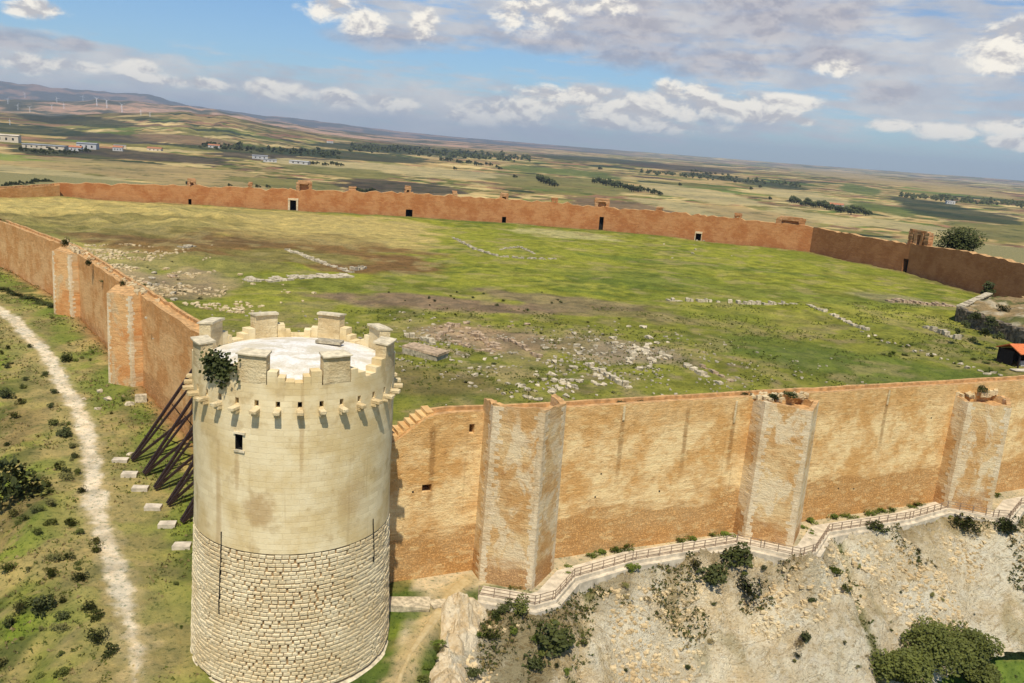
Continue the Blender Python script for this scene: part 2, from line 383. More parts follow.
# ashlar of the round tower (cylindrical coordinates)
def tower_mat(name, rustic):
    k = material(name, .9, .12)
    s = k.sep(k.pos); dx = k.m('SUBTRACT', s[0], TWR[0]); dy = k.m('SUBTRACT', s[1], TWR[1])
    an = k.m('MULTIPLY', k.m('ARCTAN2', dx, k.m('MULTIPLY', dy, -1.)), 8.2)
    uv = k.comb(an, s[2], 0.)
    br = k.new('ShaderNodeTexBrick'); k.put(br.inputs['Vector'], uv)
    br.inputs['Scale'].default_value = 1.; br.inputs['Brick Width'].default_value = 1.25; br.inputs['Row Height'].default_value = .46
    br.inputs['Mortar Size'].default_value = .018; br.inputs['Mortar Smooth'].default_value = .5
    br.inputs['Color1'].default_value = (.90, .87, .82, 1); br.inputs['Color2'].default_value = (1.06, 1.06, 1.05, 1); br.inputs['Mortar'].default_value = (.93, .90, .85, 1)
    n1 = k.noise(k.pos, .3, 5, .6); n2 = k.noise(k.pos, 1.6, 4, .6); n3 = k.noise(k.pos, 7., 4, .7)
    st = k.noise(k.mapv(uv, (.8, .045, 1)), 1., 4, .6)
    if rustic:
        c = k.mix(k.ramp(n1, .35, .65), (.68, .54, .31), (.80, .68, .44))
        c = k.mix(k.ramp(n2, .55, .75, 0, .5), c, (.42, .26, .12))
        c = k.mix(k.ramp(n3, .3, .6, .2, 0), c, (.4, .28, .14))
        h = k.m('ADD', n3, n2)
        return finish(k, c, h, .8, .1)
    c = k.mix(k.ramp(n1, .35, .65), (.68, .52, .26), (.82, .69, .43))
    c = k.mix(k.ramp(k.noise(k.pos, .4, 4, .6), .38, .58, .2, 1.), c, k.mix(1., c, br.outputs['Color'], 'MULTIPLY'))
    c = k.mix(k.ramp(k.noise(uv, .55, 4, .55), .56, .68, 0, .55), c, (.50, .36, .17))
    c = k.mix(k.ramp(st, .58, .70, 0, .5), c, (.44, .31, .15))
    for (a0, z0, wa, wz, am) in ((-4., 15.6, 9., 1.5, .75), (-17., 18.6, 1.6, 1.8, .55), (-30., 14., 2.2, 6., .5), (18., 22., 1.3, 4., .5), (48., 16., 10., 1.6, .4)):
        q = k.m('ADD', k.m('POWER', k.m('ABSOLUTE', k.m('DIVIDE', k.m('SUBTRACT', an, a0*8.2*math.pi/180), wa*8.2*math.pi/180)), 2.), k.m('POWER', k.m('ABSOLUTE', k.m('DIVIDE', k.m('SUBTRACT', s[2], z0), wz)), 2.))
        c = k.mix(k.ramp(k.m('ADD', q, k.m('MULTIPLY', k.m('SUBTRACT', n2, .5), 2.2)), 1.5, .1, 0, am), c, (.46, .30, .13))
    c = k.mix(k.ramp(n3, .6, .8, 0, .4), c, (.38, .28, .15))
    c = k.mix(k.ramp(n3, .4, .25, 0, .4), c, (.80, .76, .64))
    h = k.m('ADD', k.m('MULTIPLY', br.outputs['Fac'], -.8), k.m('MULTIPLY', n3, .9))
    return finish(k, c, h, .5, .06)
M['ashlar'] = tower_mat('tower_ashlar', False)
M['rustic'] = tower_mat('tower_rustic', True)
M['joint'] = plain_mat('deep_joint', (.36, .23, .11), .95, .3, 3)
k = material('tower_roof', .85, .2)
n = k.noise(k.pos, .55, 5, .65, .6)
M['roof'] = finish(k, k.mix(k.ramp(k.noise(k.pos, 6, 4), .4, .75, 0, .5), k.mix(k.ramp(n, .38, .62), (.60, .53, .39), (.80, .76, .68)), (.46, .40, .29)), n, .3, .05)
M['merlon'] = masonry('merlon_stone', (.58, .43, .22), (.72, .59, .35), (.36, .24, .11), 0., band=False)
M['capstone'] = plain_mat('cap_stone', (.60, .51, .34), .9, .25, 2)

# ground materials use a surface tint stored on the mesh plus fine noise
def groundmat(name, stones=True, scale=1.):
    k = material(name, .97, .05)
    at = k.new('ShaderNodeAttribute'); at.attribute_name = 'tint'; c = at.outputs['Color']
    n1 = k.noise(k.pos, .35*scale, 6, .7); n2 = k.noise(k.pos, 2.2*scale, 6, .7); n3 = k.noise(k.pos, 9*scale, 3, .7)
    c = k.mix(1., c, k.mix(k.ramp(n1, .3, .7), (.72, .76, .8), (1.25, 1.2, 1.15)), 'MULTIPLY')
    c = k.mix(k.ramp(n2, .53, .64, 0, .85), c, k.mix(1., c, (.34, .44, .38), 'MULTIPLY'))
    c = k.mix(k.ramp(n2, .45, .3, 0, .5), c, k.mix(1., c, (1.45, 1.3, 1.2), 'MULTIPLY'))
    c = k.mix(k.ramp(n3, .55, .75, 0, .5), c, k.mix(1., c, (.5, .55, .5), 'MULTIPLY'))
    return finish(k, c, k.m('ADD', n2, k.m('MULTIPLY', n3, .4)), .9, .25*scale)
M['ground'] = groundmat('hillside_ground')
M['meadow'] = groundmat('meadow_ground')
M['plain'] = groundmat('farmland_ground', False, .012)
k = material('dirt', .97, .05)
n = k.noise(k.pos, .9, 6, .7); n2 = k.noise(k.pos, 5, 5, .7)
M['dirt'] = finish(k, k.mix(k.ramp(n2, .5, .75, 0, .7), k.mix(k.ramp(n, .3, .7), (.56, .44, .26), (.72, .61, .42)), (.46, .34, .18)), n2, .6, .1)
k = material('trail_dirt', .97, .05); n = k.noise(k.pos, 1.5, 6, .7)
M['traildirt'] = finish(k, k.mix(k.ramp(n, .3, .7), (.40, .29, .13), (.52, .41, .22)), n, .6, .1)
# stone faced scarp: courses laid across the slope
k = material('scarp_stone', .95, .1)
sp = k.mapv(k.pos, (1, 1, 1), (0, 0, -math.atan(.30)))
wob = k.noise(k.pos, .25, 3, .5, out=1)
ss = k.sep(k.mix(.5, sp, wob)); ssp = k.sep(sp)
uv = k.comb(k.m('ADD', ssp[0], k.m('MULTIPLY', k.noise(k.pos, .4, 3), .6)), k.m('ADD', ssp[1], k.m('MULTIPLY', k.noise(k.pos, .15, 3), 2.0)), 0.)
stra = k.noise(k.mapv(uv, (.8, 3.2, 1)), 1., 4, .7)
sv = k.sep(k.voro(k.mapv(uv, (1.6, 2.8, 1)), 1., 'F1', 'Color'))[0]
n1 = k.noise(k.pos, .2, 5, .65); n2 = k.noise(k.pos, 1.2, 5, .7, .4); n3 = k.noise(k.pos, 4.5, 5, .75)
c = k.mix(k.ramp(n1, .36, .62), (.74, .59, .35), (.89, .79, .56))
c = k.mix(k.ramp(k.noise(k.pos, .12, 4, .6), .5, .66, 0, .6), c, (.58, .42, .18))
c = k.mix(k.ramp(stra, .54, .60, 0, .65), c, (.46, .33, .16))
c = k.mix(k.ramp(n3, .47, .36, 0, .6), c, (.90, .82, .62))
c = k.mix(k.ramp(sv, .7, 1., 0, .35), c, (.86, .79, .62))
c = k.mix(k.ramp(sv, .25, 0., 0, .3), c, (.45, .34, .19))
c = k.mix(k.ramp(n2, .60, .68, 0, .75), c, (.38, .27, .13))
c = k.mix(k.ramp(n3, .60, .66, 0, .8), c, (.24, .17, .08))
c = k.mix(k.ramp(k.voro(k.pos, .9), .12, .02, 0, .6), c, (.12, .09, .045))
c = k.mix(k.ramp(n3, .38, .25, 0, .6), c, (.78, .73, .60))
c = k.mix(k.ramp(k.noise(k.pos, .5, 5, .7, 1.), .63, .74, 0, .8), c, (.13, .13, .035))
dka = k.new('ShaderNodeAttribute'); dka.attribute_name = 'tint'; c = k.mix(1., c, dka.outputs['Color'], 'MULTIPLY')
M['scarp'] = finish(k, c, k.m('ADD', k.m('MULTIPLY', stra, .8), k.m('ADD', k.m('MULTIPLY', n2, 1.6), n3)), 1., .5)
k = material('outcrop_rock', .9, .15)
n1 = k.noise(k.pos, .5, 6, .7, .6); n2 = k.noise(k.pos, 2.8, 6, .75)
M['rock'] = finish(k, k.mix(k.ramp(n2, .55, .72, 0, .8), k.mix(k.ramp(n1, .35, .6), (.56, .41, .22), (.74, .62, .42)), (.28, .19, .10)), k.m('ADD', n1, n2), .9, .3)

# ------------------------------------------------------------------ farmland, hill and hills
FC = {'tan': (.36, .29, .14), 'straw': (.44, .37, .19), 'olive': (.20, .19, .07), 'green': (.13, .17, .045), 'deep': (.035, .055, .025), 'brown': (.19, .12, .065), 'red': (.26, .15, .085), 'dark': (.055, .045, .03), 'lime': (.22, .28, .05)}
def mixn(c, w, t):
    t = np.clip(t, 0, 1)[:, None]; return c*(1-t)+np.array(w)[None]*t
def sstep(a, b, x):
    t = np.clip((x-a)/(b-a), 0, 1); return t*t*(3-2*t)
# base sheet to the horizon
me = MB(); R = 60000
me.quad((-R, -R, -60), (R, -R, -60), (R, R, -60), (-R, R, -60))
bs = me.build('farmland_base', plain_mat('distant_fields', (.20, .19, .10), .95, .3, .002)); tag(bs, kind='structure')
SPEC = [  # pixel region of a field, kind; some dark ones are painted cloud shadows
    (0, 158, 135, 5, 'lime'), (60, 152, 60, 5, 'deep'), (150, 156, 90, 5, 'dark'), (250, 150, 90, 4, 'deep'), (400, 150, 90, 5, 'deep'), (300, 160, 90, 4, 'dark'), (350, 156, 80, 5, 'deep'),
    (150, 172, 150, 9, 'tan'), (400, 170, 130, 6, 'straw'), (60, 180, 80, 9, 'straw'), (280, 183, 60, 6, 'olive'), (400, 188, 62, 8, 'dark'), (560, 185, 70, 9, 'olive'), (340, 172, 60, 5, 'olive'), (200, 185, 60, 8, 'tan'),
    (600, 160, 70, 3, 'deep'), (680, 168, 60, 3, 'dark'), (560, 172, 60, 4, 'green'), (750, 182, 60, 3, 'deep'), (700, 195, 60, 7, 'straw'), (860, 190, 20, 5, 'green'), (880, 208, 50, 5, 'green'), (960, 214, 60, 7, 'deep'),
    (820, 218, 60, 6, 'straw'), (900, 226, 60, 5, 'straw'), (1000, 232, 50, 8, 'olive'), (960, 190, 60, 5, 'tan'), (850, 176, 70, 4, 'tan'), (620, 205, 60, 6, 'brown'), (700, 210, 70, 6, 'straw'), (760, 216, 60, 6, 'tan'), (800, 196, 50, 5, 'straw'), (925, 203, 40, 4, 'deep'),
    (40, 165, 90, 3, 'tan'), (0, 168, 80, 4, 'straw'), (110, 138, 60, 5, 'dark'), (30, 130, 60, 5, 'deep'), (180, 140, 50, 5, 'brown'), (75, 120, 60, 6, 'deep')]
def proj(p):
    d = Vector(p)-Vector((0, 0, CH)); f = Vector((0, math.cos(CP), -math.sin(CP))); u_ = Vector((0, math.sin(CP), math.cos(CP)))
    z = d.dot(f)
    if z < 1: return (-9999, -9999)
    u = CF*d.x/z; v = -CF*d.dot(u_)/z
    return 512+u*math.cos(CR)-v*math.sin(CR), 341.5+u*math.sin(CR)+v*math.cos(CR)
def ridge_tab(pts):
    t = sorted((dirpx(a, b)) for a, b in pts); return [q[0] for q in t], [q[1] for q in t]
R1 = ridge_tab([(-300, 60), (-120, 70), (0, 80), (60, 86), (110, 91), (150, 93), (190, 104), (250, 113), (300, 118), (345, 124), (400, 131), (460, 137), (540, 143.5), (640, 151.5), (760, 161)])
R2 = ridge_tab([(-300, 84), (-100, 92), (0, 98), (60, 100), (110, 98), (160, 102), (215, 108), (260, 118), (320, 128), (400, 137), (520, 146), (640, 157)])
R3 = ridge_tab([(-300, 95), (0, 112), (50, 116), (110, 112), (180, 110), (225, 114), (290, 128), (340, 136), (420, 146)])
def ridge_z(azd, r, tab, r0, w, seed):
    e = np.interp(azd, *tab); top = CH+r0*np.tan(np.radians(e))
    hgt = np.maximum(0, top+58)
    b = np.exp(-((r-r0)/w)**2)
    return -58+hgt*b*(.93+.14*(fbm(azd*1.0, r*0+seed, .8, 4, seed)-.5))*(1-.35*(fbm(azd*2, r*.0009*2, .7, 4, seed+3)-.5)*(np.abs(r-r0)/w))
def plain_z(x, y):
    r = np.hypot(x, y); azd = np.degrees(np.arctan2(x, y))
    z = -57+np.interp(r, [0, 2500, 6000, 20000], [2, 4, 14, 40])*(fbm(x, y, 1500, 3, 77)-.25)*np.interp(r, [0, 20000, 45000], [1, 1, .0])
    z = np.maximum(z, ridge_z(azd, r, R3, 7000., 2600., 91))
    z = np.maximum(z, ridge_z(azd, r, R2, 13500., 3000., 92))
    z = np.maximum(z, ridge_z(azd, r, R1, 26000., 5000., 93))
    return z
FC = {'tan': (.32, .235, .10), 'straw': (.40, .32, .145), 'olive': (.155, .145, .045), 'green': (.095, .125, .028), 'deep': (.032, .045, .02), 'brown': (.17, .11, .06), 'red': (.24, .135, .075), 'dark': (.062, .05, .035), 'lime': (.20, .24, .045)}
rws = 560*1.0125**np.arange(355); azs_ = np.radians(np.linspace(-50, 50, 461))
AZ, RR = np.meshgrid(azs_, rws); RR = RR*(1+.0)
VX = RR*np.sin(AZ); VY = RR*np.cos(AZ); VZ = plain_z(VX, VY)
def cells(u, v, seed):
    """jittered-grid cell id and a random number per cell"""
    ui = np.floor(u).astype(np.int64); vi = np.floor(v).astype(np.int64); best = np.full(u.shape, 1e9); rid = np.zeros(u.shape)
    def h(a, b, k_):
        q = (a*374761393+b*668265263+(seed+k_)*974634777) & 0xffffffff; q = ((q ^ (q >> 13))*1274126177) & 0xffffffff
        return ((q ^ (q >> 16)) & 0xffffff)/float(0xffffff)
    for du in (-1, 0, 1):
        for dv in (-1, 0, 1):
            a = ui+du; b = vi+dv; d = np.maximum(np.abs(u-a-h(a, b, 1)*.8-.1), np.abs(v-b-h(a, b, 2)*.8-.1)); m_ = d < best
            best = np.where(m_, d, best); rid = np.where(m_, h(a, b, 3), rid)
    return rid, best
lr = np.log(RR); ad = np.degrees(AZ)
wu = (fbm(ad, lr*30, 12, 2, 201)-.5)*1.6; wv = (fbm(ad, lr*30, 18, 2, 202)-.5)*.10
lr2 = lr+wv
r1, _ = cells((ad+wu)/3.4+lr2*5.5, lr2*17, 5); r2, _ = cells((ad+wu)/1.3-lr2*9, lr2*42, 9); r3, _ = cells((ad+wu)/8., lr2*7, 13)
near = RR < 4200
r4, _ = cells((ad+wu)/3.4+lr2*5.5, lr2*17, 55)
keys = ['tan', 'straw', 'olive', 'green', 'deep', 'brown', 'red', 'dark']
cumn = np.cumsum([24, 24, 24, 9, 3, 8, 6, 2])/100.; cumf = np.cumsum([20, 12, 24, 8, 14, 10, 8, 4])/100.
pick = np.where(r3 > .5, r1, (r1*.6+r2*.4)); pick = np.where(RR > 6000, (pick*.4+r2*.6), pick)
pick = np.clip((pick*7.13) % 1., 0, .999)
idxn = np.searchsorted(cumn, pick.ravel()); idxf = np.searchsorted(cumf, pick.ravel())
tab = np.array([FC[q] for q in keys]); ii = np.where(near.ravel(), idxn, idxf).clip(0, 7)
# shuffle so that neighbouring random values do not map to neighbouring kinds
cc = tab[ii]*(.80+.52*r4.ravel()[:, None]+.24*r2.ravel()[:, None])*np.array([1.06, 1., .92])
rvec = np.stack([VX, VY, VZ-CH], 2).reshape(-1, 3)
zc_ = rvec[:, 1]*math.cos(CP)-rvec[:, 2]*math.sin(CP); uc = CF*rvec[:, 0]/zc_; vc = -CF*(rvec[:, 1]*math.sin(CP)+rvec[:, 2]*math.cos(CP))/zc_
PX = 512+uc*math.cos(CR)-vc*math.sin(CR); PY = 341.5+uc*math.sin(CR)+vc*math.cos(CR)
wob = (fbm(ad*1.0, lr*60, 3.2, 3, 205).ravel()-.5); wob2 = (fbm(ad, lr*90, 1.1, 2, 206).ravel()-.5)
cc = cc*(1-.18*sstep(.52, .60, fbm(ad, lr*45, 5., 3, 207)).ravel()[:, None])
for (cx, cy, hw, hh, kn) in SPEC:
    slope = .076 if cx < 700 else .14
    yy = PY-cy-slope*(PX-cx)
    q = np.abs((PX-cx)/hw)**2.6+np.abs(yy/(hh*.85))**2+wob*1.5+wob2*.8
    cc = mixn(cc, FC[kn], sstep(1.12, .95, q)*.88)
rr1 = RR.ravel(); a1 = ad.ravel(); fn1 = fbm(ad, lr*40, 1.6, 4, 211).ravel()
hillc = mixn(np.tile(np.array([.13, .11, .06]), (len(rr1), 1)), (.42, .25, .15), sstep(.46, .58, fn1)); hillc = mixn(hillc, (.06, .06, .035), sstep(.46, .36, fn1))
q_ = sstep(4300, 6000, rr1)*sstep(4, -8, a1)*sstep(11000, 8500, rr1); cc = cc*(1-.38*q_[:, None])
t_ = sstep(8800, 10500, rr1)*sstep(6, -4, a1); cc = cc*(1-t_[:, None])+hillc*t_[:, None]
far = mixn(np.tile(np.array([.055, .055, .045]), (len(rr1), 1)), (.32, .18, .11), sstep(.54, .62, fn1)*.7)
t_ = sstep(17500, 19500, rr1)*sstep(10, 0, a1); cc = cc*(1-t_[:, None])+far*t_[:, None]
ny, nx = VX.shape; idx = np.arange(VX.size).reshape(VX.shape)
q4 = np.stack([idx[:-1, :-1], idx[:-1, 1:], idx[1:, 1:], idx[1:, :-1]], 2).reshape(-1, 4)
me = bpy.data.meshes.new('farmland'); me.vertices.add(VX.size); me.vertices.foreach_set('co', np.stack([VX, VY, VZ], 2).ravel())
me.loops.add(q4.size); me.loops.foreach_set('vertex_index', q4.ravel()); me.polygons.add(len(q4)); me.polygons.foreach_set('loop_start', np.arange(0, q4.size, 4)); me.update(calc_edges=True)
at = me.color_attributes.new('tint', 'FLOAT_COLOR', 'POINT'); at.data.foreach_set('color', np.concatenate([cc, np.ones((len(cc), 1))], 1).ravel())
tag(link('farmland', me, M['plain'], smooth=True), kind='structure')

# ------------------------------------------------------------------ castle hill: coarse far flanks and fine near ground
PATH = [hit(px, py, lambda a, b: ho(a, b, False)) for px, py in ((-40, 297), (-10, 306), (12, 318), (30, 338), (48, 356), (64, 386), (80, 414), (90, 442), (93, 480), (97, 512), (108, 548), (118, 578), (126, 606), (132, 636), (140, 652))]
PATHD = [(p.x, p.y) for p in PATH]+[(-27.5, 57), (-22, 45)]
TRAIL = [hit(px, py, lambda a, b: ho(a, b, False)) for px, py in ((466, 582), (452, 592), (440, 610), (424, 632), (408, 655), (398, 683), (392, 700))]
TRAILD = [(p.x, p.y) for p in TRAIL]
def outer_col(x, y):
    n1 = fbm(x, y, 14, 4, 51); n2 = fbm(x, y, 4, 4, 52); n3 = fbm(x, y, 1.4, 3, 53)
    c = np.tile(np.array([.37, .29, .10]), (len(x), 1))
    c = mixn(c, (.19, .21, .035), sstep(.45, .6, n1*.5+n2*.5)*.9)
    c = mixn(c, (.36, .26, .12), sstep(.55, .7, n3*.5+n2*.5)*.6)
    c = mixn(c, (.21, .145, .06), sstep(.56, .66, fbm(x, y, 6, 4, 54))*.7)
    c = mixn(c, (.075, .10, .022), sstep(.53, .60, fbm(x, y, 3.4, 5, 55))*.75)
    c = mixn(c, (.20, .25, .03), sstep(.58, .64, fbm(x, y, 7, 4, 56))*.8)
    dp = segd(x, y, PATHD)
    c = mixn(c, (.34, .27, .11), sstep(9, 2, dp+3*(n2-.5))*.6)
    c = mixn(c, (.42, .33, .16), sstep(2.0, .8, dp+2.4*(n3-.5))*.7)
    d = outd(x, y, FORT); left = inpoly(x, y, LREG)
    c = mixn(c, (.16, .20, .035), np.where(left, sstep(12, 6, d)*sstep(1, 4, d)*.75*sstep(.35, .55, n2), 0))
    c = mixn(c, (.36, .22, .09), np.where(left, sstep(2.5, .5, d+1.5*(n2-.5)), 0))
    fr = (~left) & (x > -8)
    c = mixn(c, (.56, .46, .28), np.where(fr & (outd(x, y, UPL) < .5), .95, 0))
    c = mixn(c, (.09, .13, .025), np.where((x > -15) & (x < 4) & (y < 78) & (d > 2), .9, 0)*sstep(.3, .5, n2))
    c = mixn(c, (.12, .18, .03), np.where((x > 30) & (outd(x, y, UPL) > 11), .95, 0))
    dt = segd(x, y, TRAILD)
    c = mixn(c, (.46, .35, .17), sstep(1.6, .7, dt+1.2*(n3-.5)))
    return c
def nearz(x, y):
    z = ho(x, y); de = outd(x, y, UPL)
    return z-np.where((x > -4.5) & (de > .6) & (de < 20) & (x < 88), 2.6, 0)
FORT_IN = FORT
def keepA(x, y):
    return ~(inpoly(x, y, FORT) & (segd(x, y, FORT, True) > 2.0))
o = heightmesh('hillside', np.arange(-178, 100, .75), np.arange(30, 262, .75), nearz, keepA, M['ground'], outer_col); tag(o, kind='structure')
o = heightmesh('hill_flanks', np.arange(-1200, 1201, 15), np.arange(-900, 1301, 15),
               lambda x, y: ho(x, y, False)-np.where((x > -182) & (x < 110) & (y > 20) & (y < 270), 4., .0), lambda x, y: x > -1e9, M['ground'],
               lambda x, y: np.tile(np.array([.24, .21, .09]), (len(x), 1))); tag(o, kind='structure')
# meadow inside the walls
P14 = lambda a, b: tuple(atz(a, b, 14)[:2])
def ell(x, y, px, py, rx, ry, soft=.5, sd=61):
    """soft world-space patch centred where the photo shows it; radii in metres"""
    c = P14(px, py); a = math.atan2(c[0], c[1])
    u = (x-c[0])*math.cos(a)-(y-c[1])*math.sin(a); v = (x-c[0])*math.sin(a)+(y-c[1])*math.cos(a)
    q = np.sqrt((u/rx)**2+(v/ry)**2)+(fbm(x, y, 7, 4, sd)-.5)*1.1
    return sstep(1+soft*.5, 1-soft*.5, q)
def inner_col(x, y):
    n1 = fbm(x, y, 40, 4, 71); n2 = fbm(x, y, 9, 4, 72); n3 = fbm(x, y, 2.5, 4, 73)
    c = np.tile(np.array([.268, .268, .036]), (len(x), 1))
    c = mixn(c, (.20, .215, .030), sstep(.5, .62, n1))
    c = mixn(c, (.30, .28, .055), sstep(.54, .64, n2)*.7)
    c = mixn(c, (.105, .14, .025), sstep(.52, .66, n3*.5+fbm(x, y, 18, 3, 74)*.5)*.7)
    # nearer third is rougher pasture
    f = sstep(165, 135, y-.25*x+12*(n2-.5))
    c = mixn(c, (.15, .145, .038), f*.4); c = mixn(c, (.30, .23, .10), f*sstep(.54, .64, n3*.6+n2*.4)*.75)
    # dry grass in the far left
    for px, py, rx, ry, col, w in ((80, 215, 70, 50, (.50, .385, .135), .95), (230, 222, 60, 60, (.47, .36, .12), .95), (330, 232, 26, 55, (.46, .35, .12), .9), (60, 232, 40, 10, (.24, .20, .07), .8), (200, 212, 30, 14, (.28, .24, .08), .7), (60, 240, 22, 14, (.22, .20, .06), .8),
                                   (255, 250, 34, 18, (.23, .14, .05), 1.), (180, 245, 24, 12, (.19, .12, .05), .9), (350, 262, 15, 15, (.22, .13, .05), 1.), (310, 285, 40, 7, (.19, .20, .035), .8), (120, 250, 30, 16, (.42, .34, .11), .7), (110, 268, 12, 22, (.44, .36, .14), .8), (270, 252, 38, 24, (.21, .125, .045), .95), (170, 243, 26, 12, (.19, .12, .05), .8), (355, 262, 18, 16, (.21, .12, .045), .95), (300, 258, 14, 12, (.24, .22, .06), .7), (75, 224, 20, 8, (.20, .18, .06), .8), (160, 226, 30, 7, (.26, .21, .07), .8), (110, 236, 22, 7, (.22, .19, .06), .7), (300, 240, 20, 12, (.30, .22, .08), .7), (200, 268, 20, 10, (.24, .21, .07), .7),
                                   (140, 285, 14, 12, (.34, .25, .14), .8), (170, 292, 10, 9, (.30, .22, .12), .7),
                                   (450, 303, 24, 7, (.25, .17, .10), .95), (560, 300, 22, 6, (.24, .17, .10), .8), (620, 312, 14, 5, (.22, .17, .08), .7), (500, 338, 12, 7, (.34, .23, .13), .9), (455, 335, 7, 5, (.36, .26, .15), .85),
                                   (575, 345, 14, 8, (.27, .20, .11), .7), (640, 355, 9, 6, (.32, .25, .16), .8), (420, 385, 9, 5, (.20, .15, .06), .7), (570, 234, 18, 14, (.44, .38, .16), .85), (740, 290, 30, 10, (.20, .22, .04), .6),
                                   (900, 300, 10, 8, (.30, .26, .12), .8), (380, 215, 60, 8, (.10, .15, .03), .6), (700, 265, 40, 5, (.13, .17, .03), .6), (860, 365, 26, 12, (.10, .15, .025), .6), (780, 350, 22, 9, (.12, .15, .03), .5)):
        c = mixn(c, col, ell(x, y, px, py, rx, ry)*w)
    c = mixn(c, (.32, .25, .13), sstep(.60, .68, n3)*ell(x, y, 540, 350, 34, 14)*.8)
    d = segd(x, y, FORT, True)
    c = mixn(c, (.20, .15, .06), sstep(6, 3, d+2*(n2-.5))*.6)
    n5 = fbm(x, y, 3.2, 4, 75); n6 = fbm(x, y, 1.7, 2, 76)
    c = c*(1-.24*sstep(.50, .60, n5)*sstep(.3, .7, fbm(x, y, 20, 2, 77)+.1))[:, None]
    c = c*(.86+.28*n6)[:, None]
    return mixn(c, (.34, .27, .11), sstep(.60, .68, fbm(x, y, 5.5, 4, 78))*.5)
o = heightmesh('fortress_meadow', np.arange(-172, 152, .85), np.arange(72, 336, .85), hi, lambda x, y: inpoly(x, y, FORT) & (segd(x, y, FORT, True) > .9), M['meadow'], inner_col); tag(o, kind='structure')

# draped strips
def strip(name, pts, w, mat, hf, lift=.06, n=6, seg=.8, jit=.35, seed=5):
    w_full = w; P = [Vector((p[0], p[1])) for p in pts]; res = [P[0]]
    for a, b in zip(P, P[1:]):
        k_ = max(1, int((b-a).length/seg))
        for i in range(1, k_+1): res.append(a.lerp(b, i/k_))
    # smooth
    for _ in range(6): res = [res[0]]+[(res[i-1]+res[i]*2+res[i+1])/4 for i in range(1, len(res)-1)]+[res[-1]]
    vs = []; xs = []; ys = []
    for i, p in enumerate(res):
        t = (res[min(i+1, len(res)-1)]-res[max(i-1, 0)]).normalized(); nn = Vector((-t.y, t.x))
        w = w_full*(1 if i < len(res)-22 else max(.3, (len(res)-i)/22))
        wa = w/2*(1+jit*(mnoise.noise(Vector((i*.16, seed, 0)))*.9+mnoise.noise(Vector((i*.5, seed, 3)))*.35)); wb = w/2*(1+jit*(mnoise.noise(Vector((i*.16, seed+9, 0)))*.9+mnoise.noise(Vector((i*.5, seed, 7)))*.35))
        for j in range(n+1):
            q = p+nn*(-wa+(wa+wb)*j/n); xs.append(q.x); ys.append(q.y)
    z = hf(np.array(xs), np.array(ys))
    edge = np.array([min(j, n-j) for _ in res for j in range(n+1)])
    z = z+np.where(edge == 0, -.05, lift)
    fs = [(i*(n+1)+j, (i+1)*(n+1)+j, (i+1)*(n+1)+j+1, i*(n+1)+j+1) for i in range(len(res)-1) for j in range(n)]
    me = bpy.data.meshes.new(name); me.from_pydata(list(zip(xs, ys, z)), [], [f[::-1] for f in fs]); me.update()
    o = link(name, me, mat, smooth=True); tag(o, kind='structure'); return o
def path_sheet():
    P = [Vector(p) for p in PATHD]; res = [P[0]]
    for a, b in zip(P, P[1:]):
        k_ = max(1, int((b-a).length/.3)); res += [a.lerp(b, i/k_) for i in range(1, k_+1)]
    for _ in range(25): res = [res[0]]+[(res[i-1]+res[i]*2+res[i+1])/4 for i in range(1, len(res)-1)]+[res[-1]]
    n = 26; W = 3.6; xs = []; ys = []; off = []; along = []; Lr = len(res)
    for i, p in enumerate(res):
        t = (res[min(i+1, Lr-1)]-res[max(i-1, 0)]).normalized(); nn = Vector((-t.y, t.x))
        for j in range(n+1):
            o_ = -W+2*W*j/n; q = p+nn*o_; xs.append(q.x); ys.append(q.y); off.append(o_); along.append(i/Lr)
    xs = np.array(xs); ys = np.array(ys); off = np.array(off); along = np.array(along)
    z = ho(xs, ys)+.05+.05*(fbm(xs, ys, .5, 2, 402)-.5)+np.where(np.abs(off) > W*.93, -.12, 0)
    c = outer_col(xs, ys); nz = fbm(xs, ys, 1.5, 4, 401); nz2 = fbm(xs, ys, .5, 3, 403)
    half = (.80+.5*(fbm(xs*0+along*40, ys*0, 1.5, 2, 404)-.5))*sstep(1.0, .72, along)-.25*sstep(.7, 1., along)
    m_ = sstep(.55, -.25, np.abs(off)-half+1.3*(nz-.5)+.5*(nz2-.5))
    pc = mixn(np.tile(np.array([.74, .63, .44]), (len(xs), 1)), (.54, .43, .26), sstep(.5, .72, nz2)*.5); pc = mixn(pc, (.50, .40, .24), sstep(.52, .62, fbm(xs, ys, 2.4, 3, 405))*.5)
    c = c*(1-(m_*.97)[:, None])+pc*(m_*.97)[:, None]
    m = n+1; fs = [(i*m+j, i*m+j+1, (i+1)*m+j+1, (i+1)*m+j) for i in range(Lr-1) for j in range(n)]
    me = bpy.data.meshes.new('dirt_path'); me.from_pydata(list(zip(xs, ys, z)), [], fs); me.update()
    if me.polygons[0].normal.z < 0: me.flip_normals()
    a = me.color_attributes.new('tint', 'FLOAT_COLOR', 'POINT'); a.data.foreach_set('color', np.concatenate([c, np.ones((len(c), 1))], 1).ravel())
    tag(link('dirt_path', me, M['ground'], smooth=True), kind='structure')
path_sheet()
strip('dirt_trail', TRAILD, 1.3, M['traildirt'], nearz, .09)
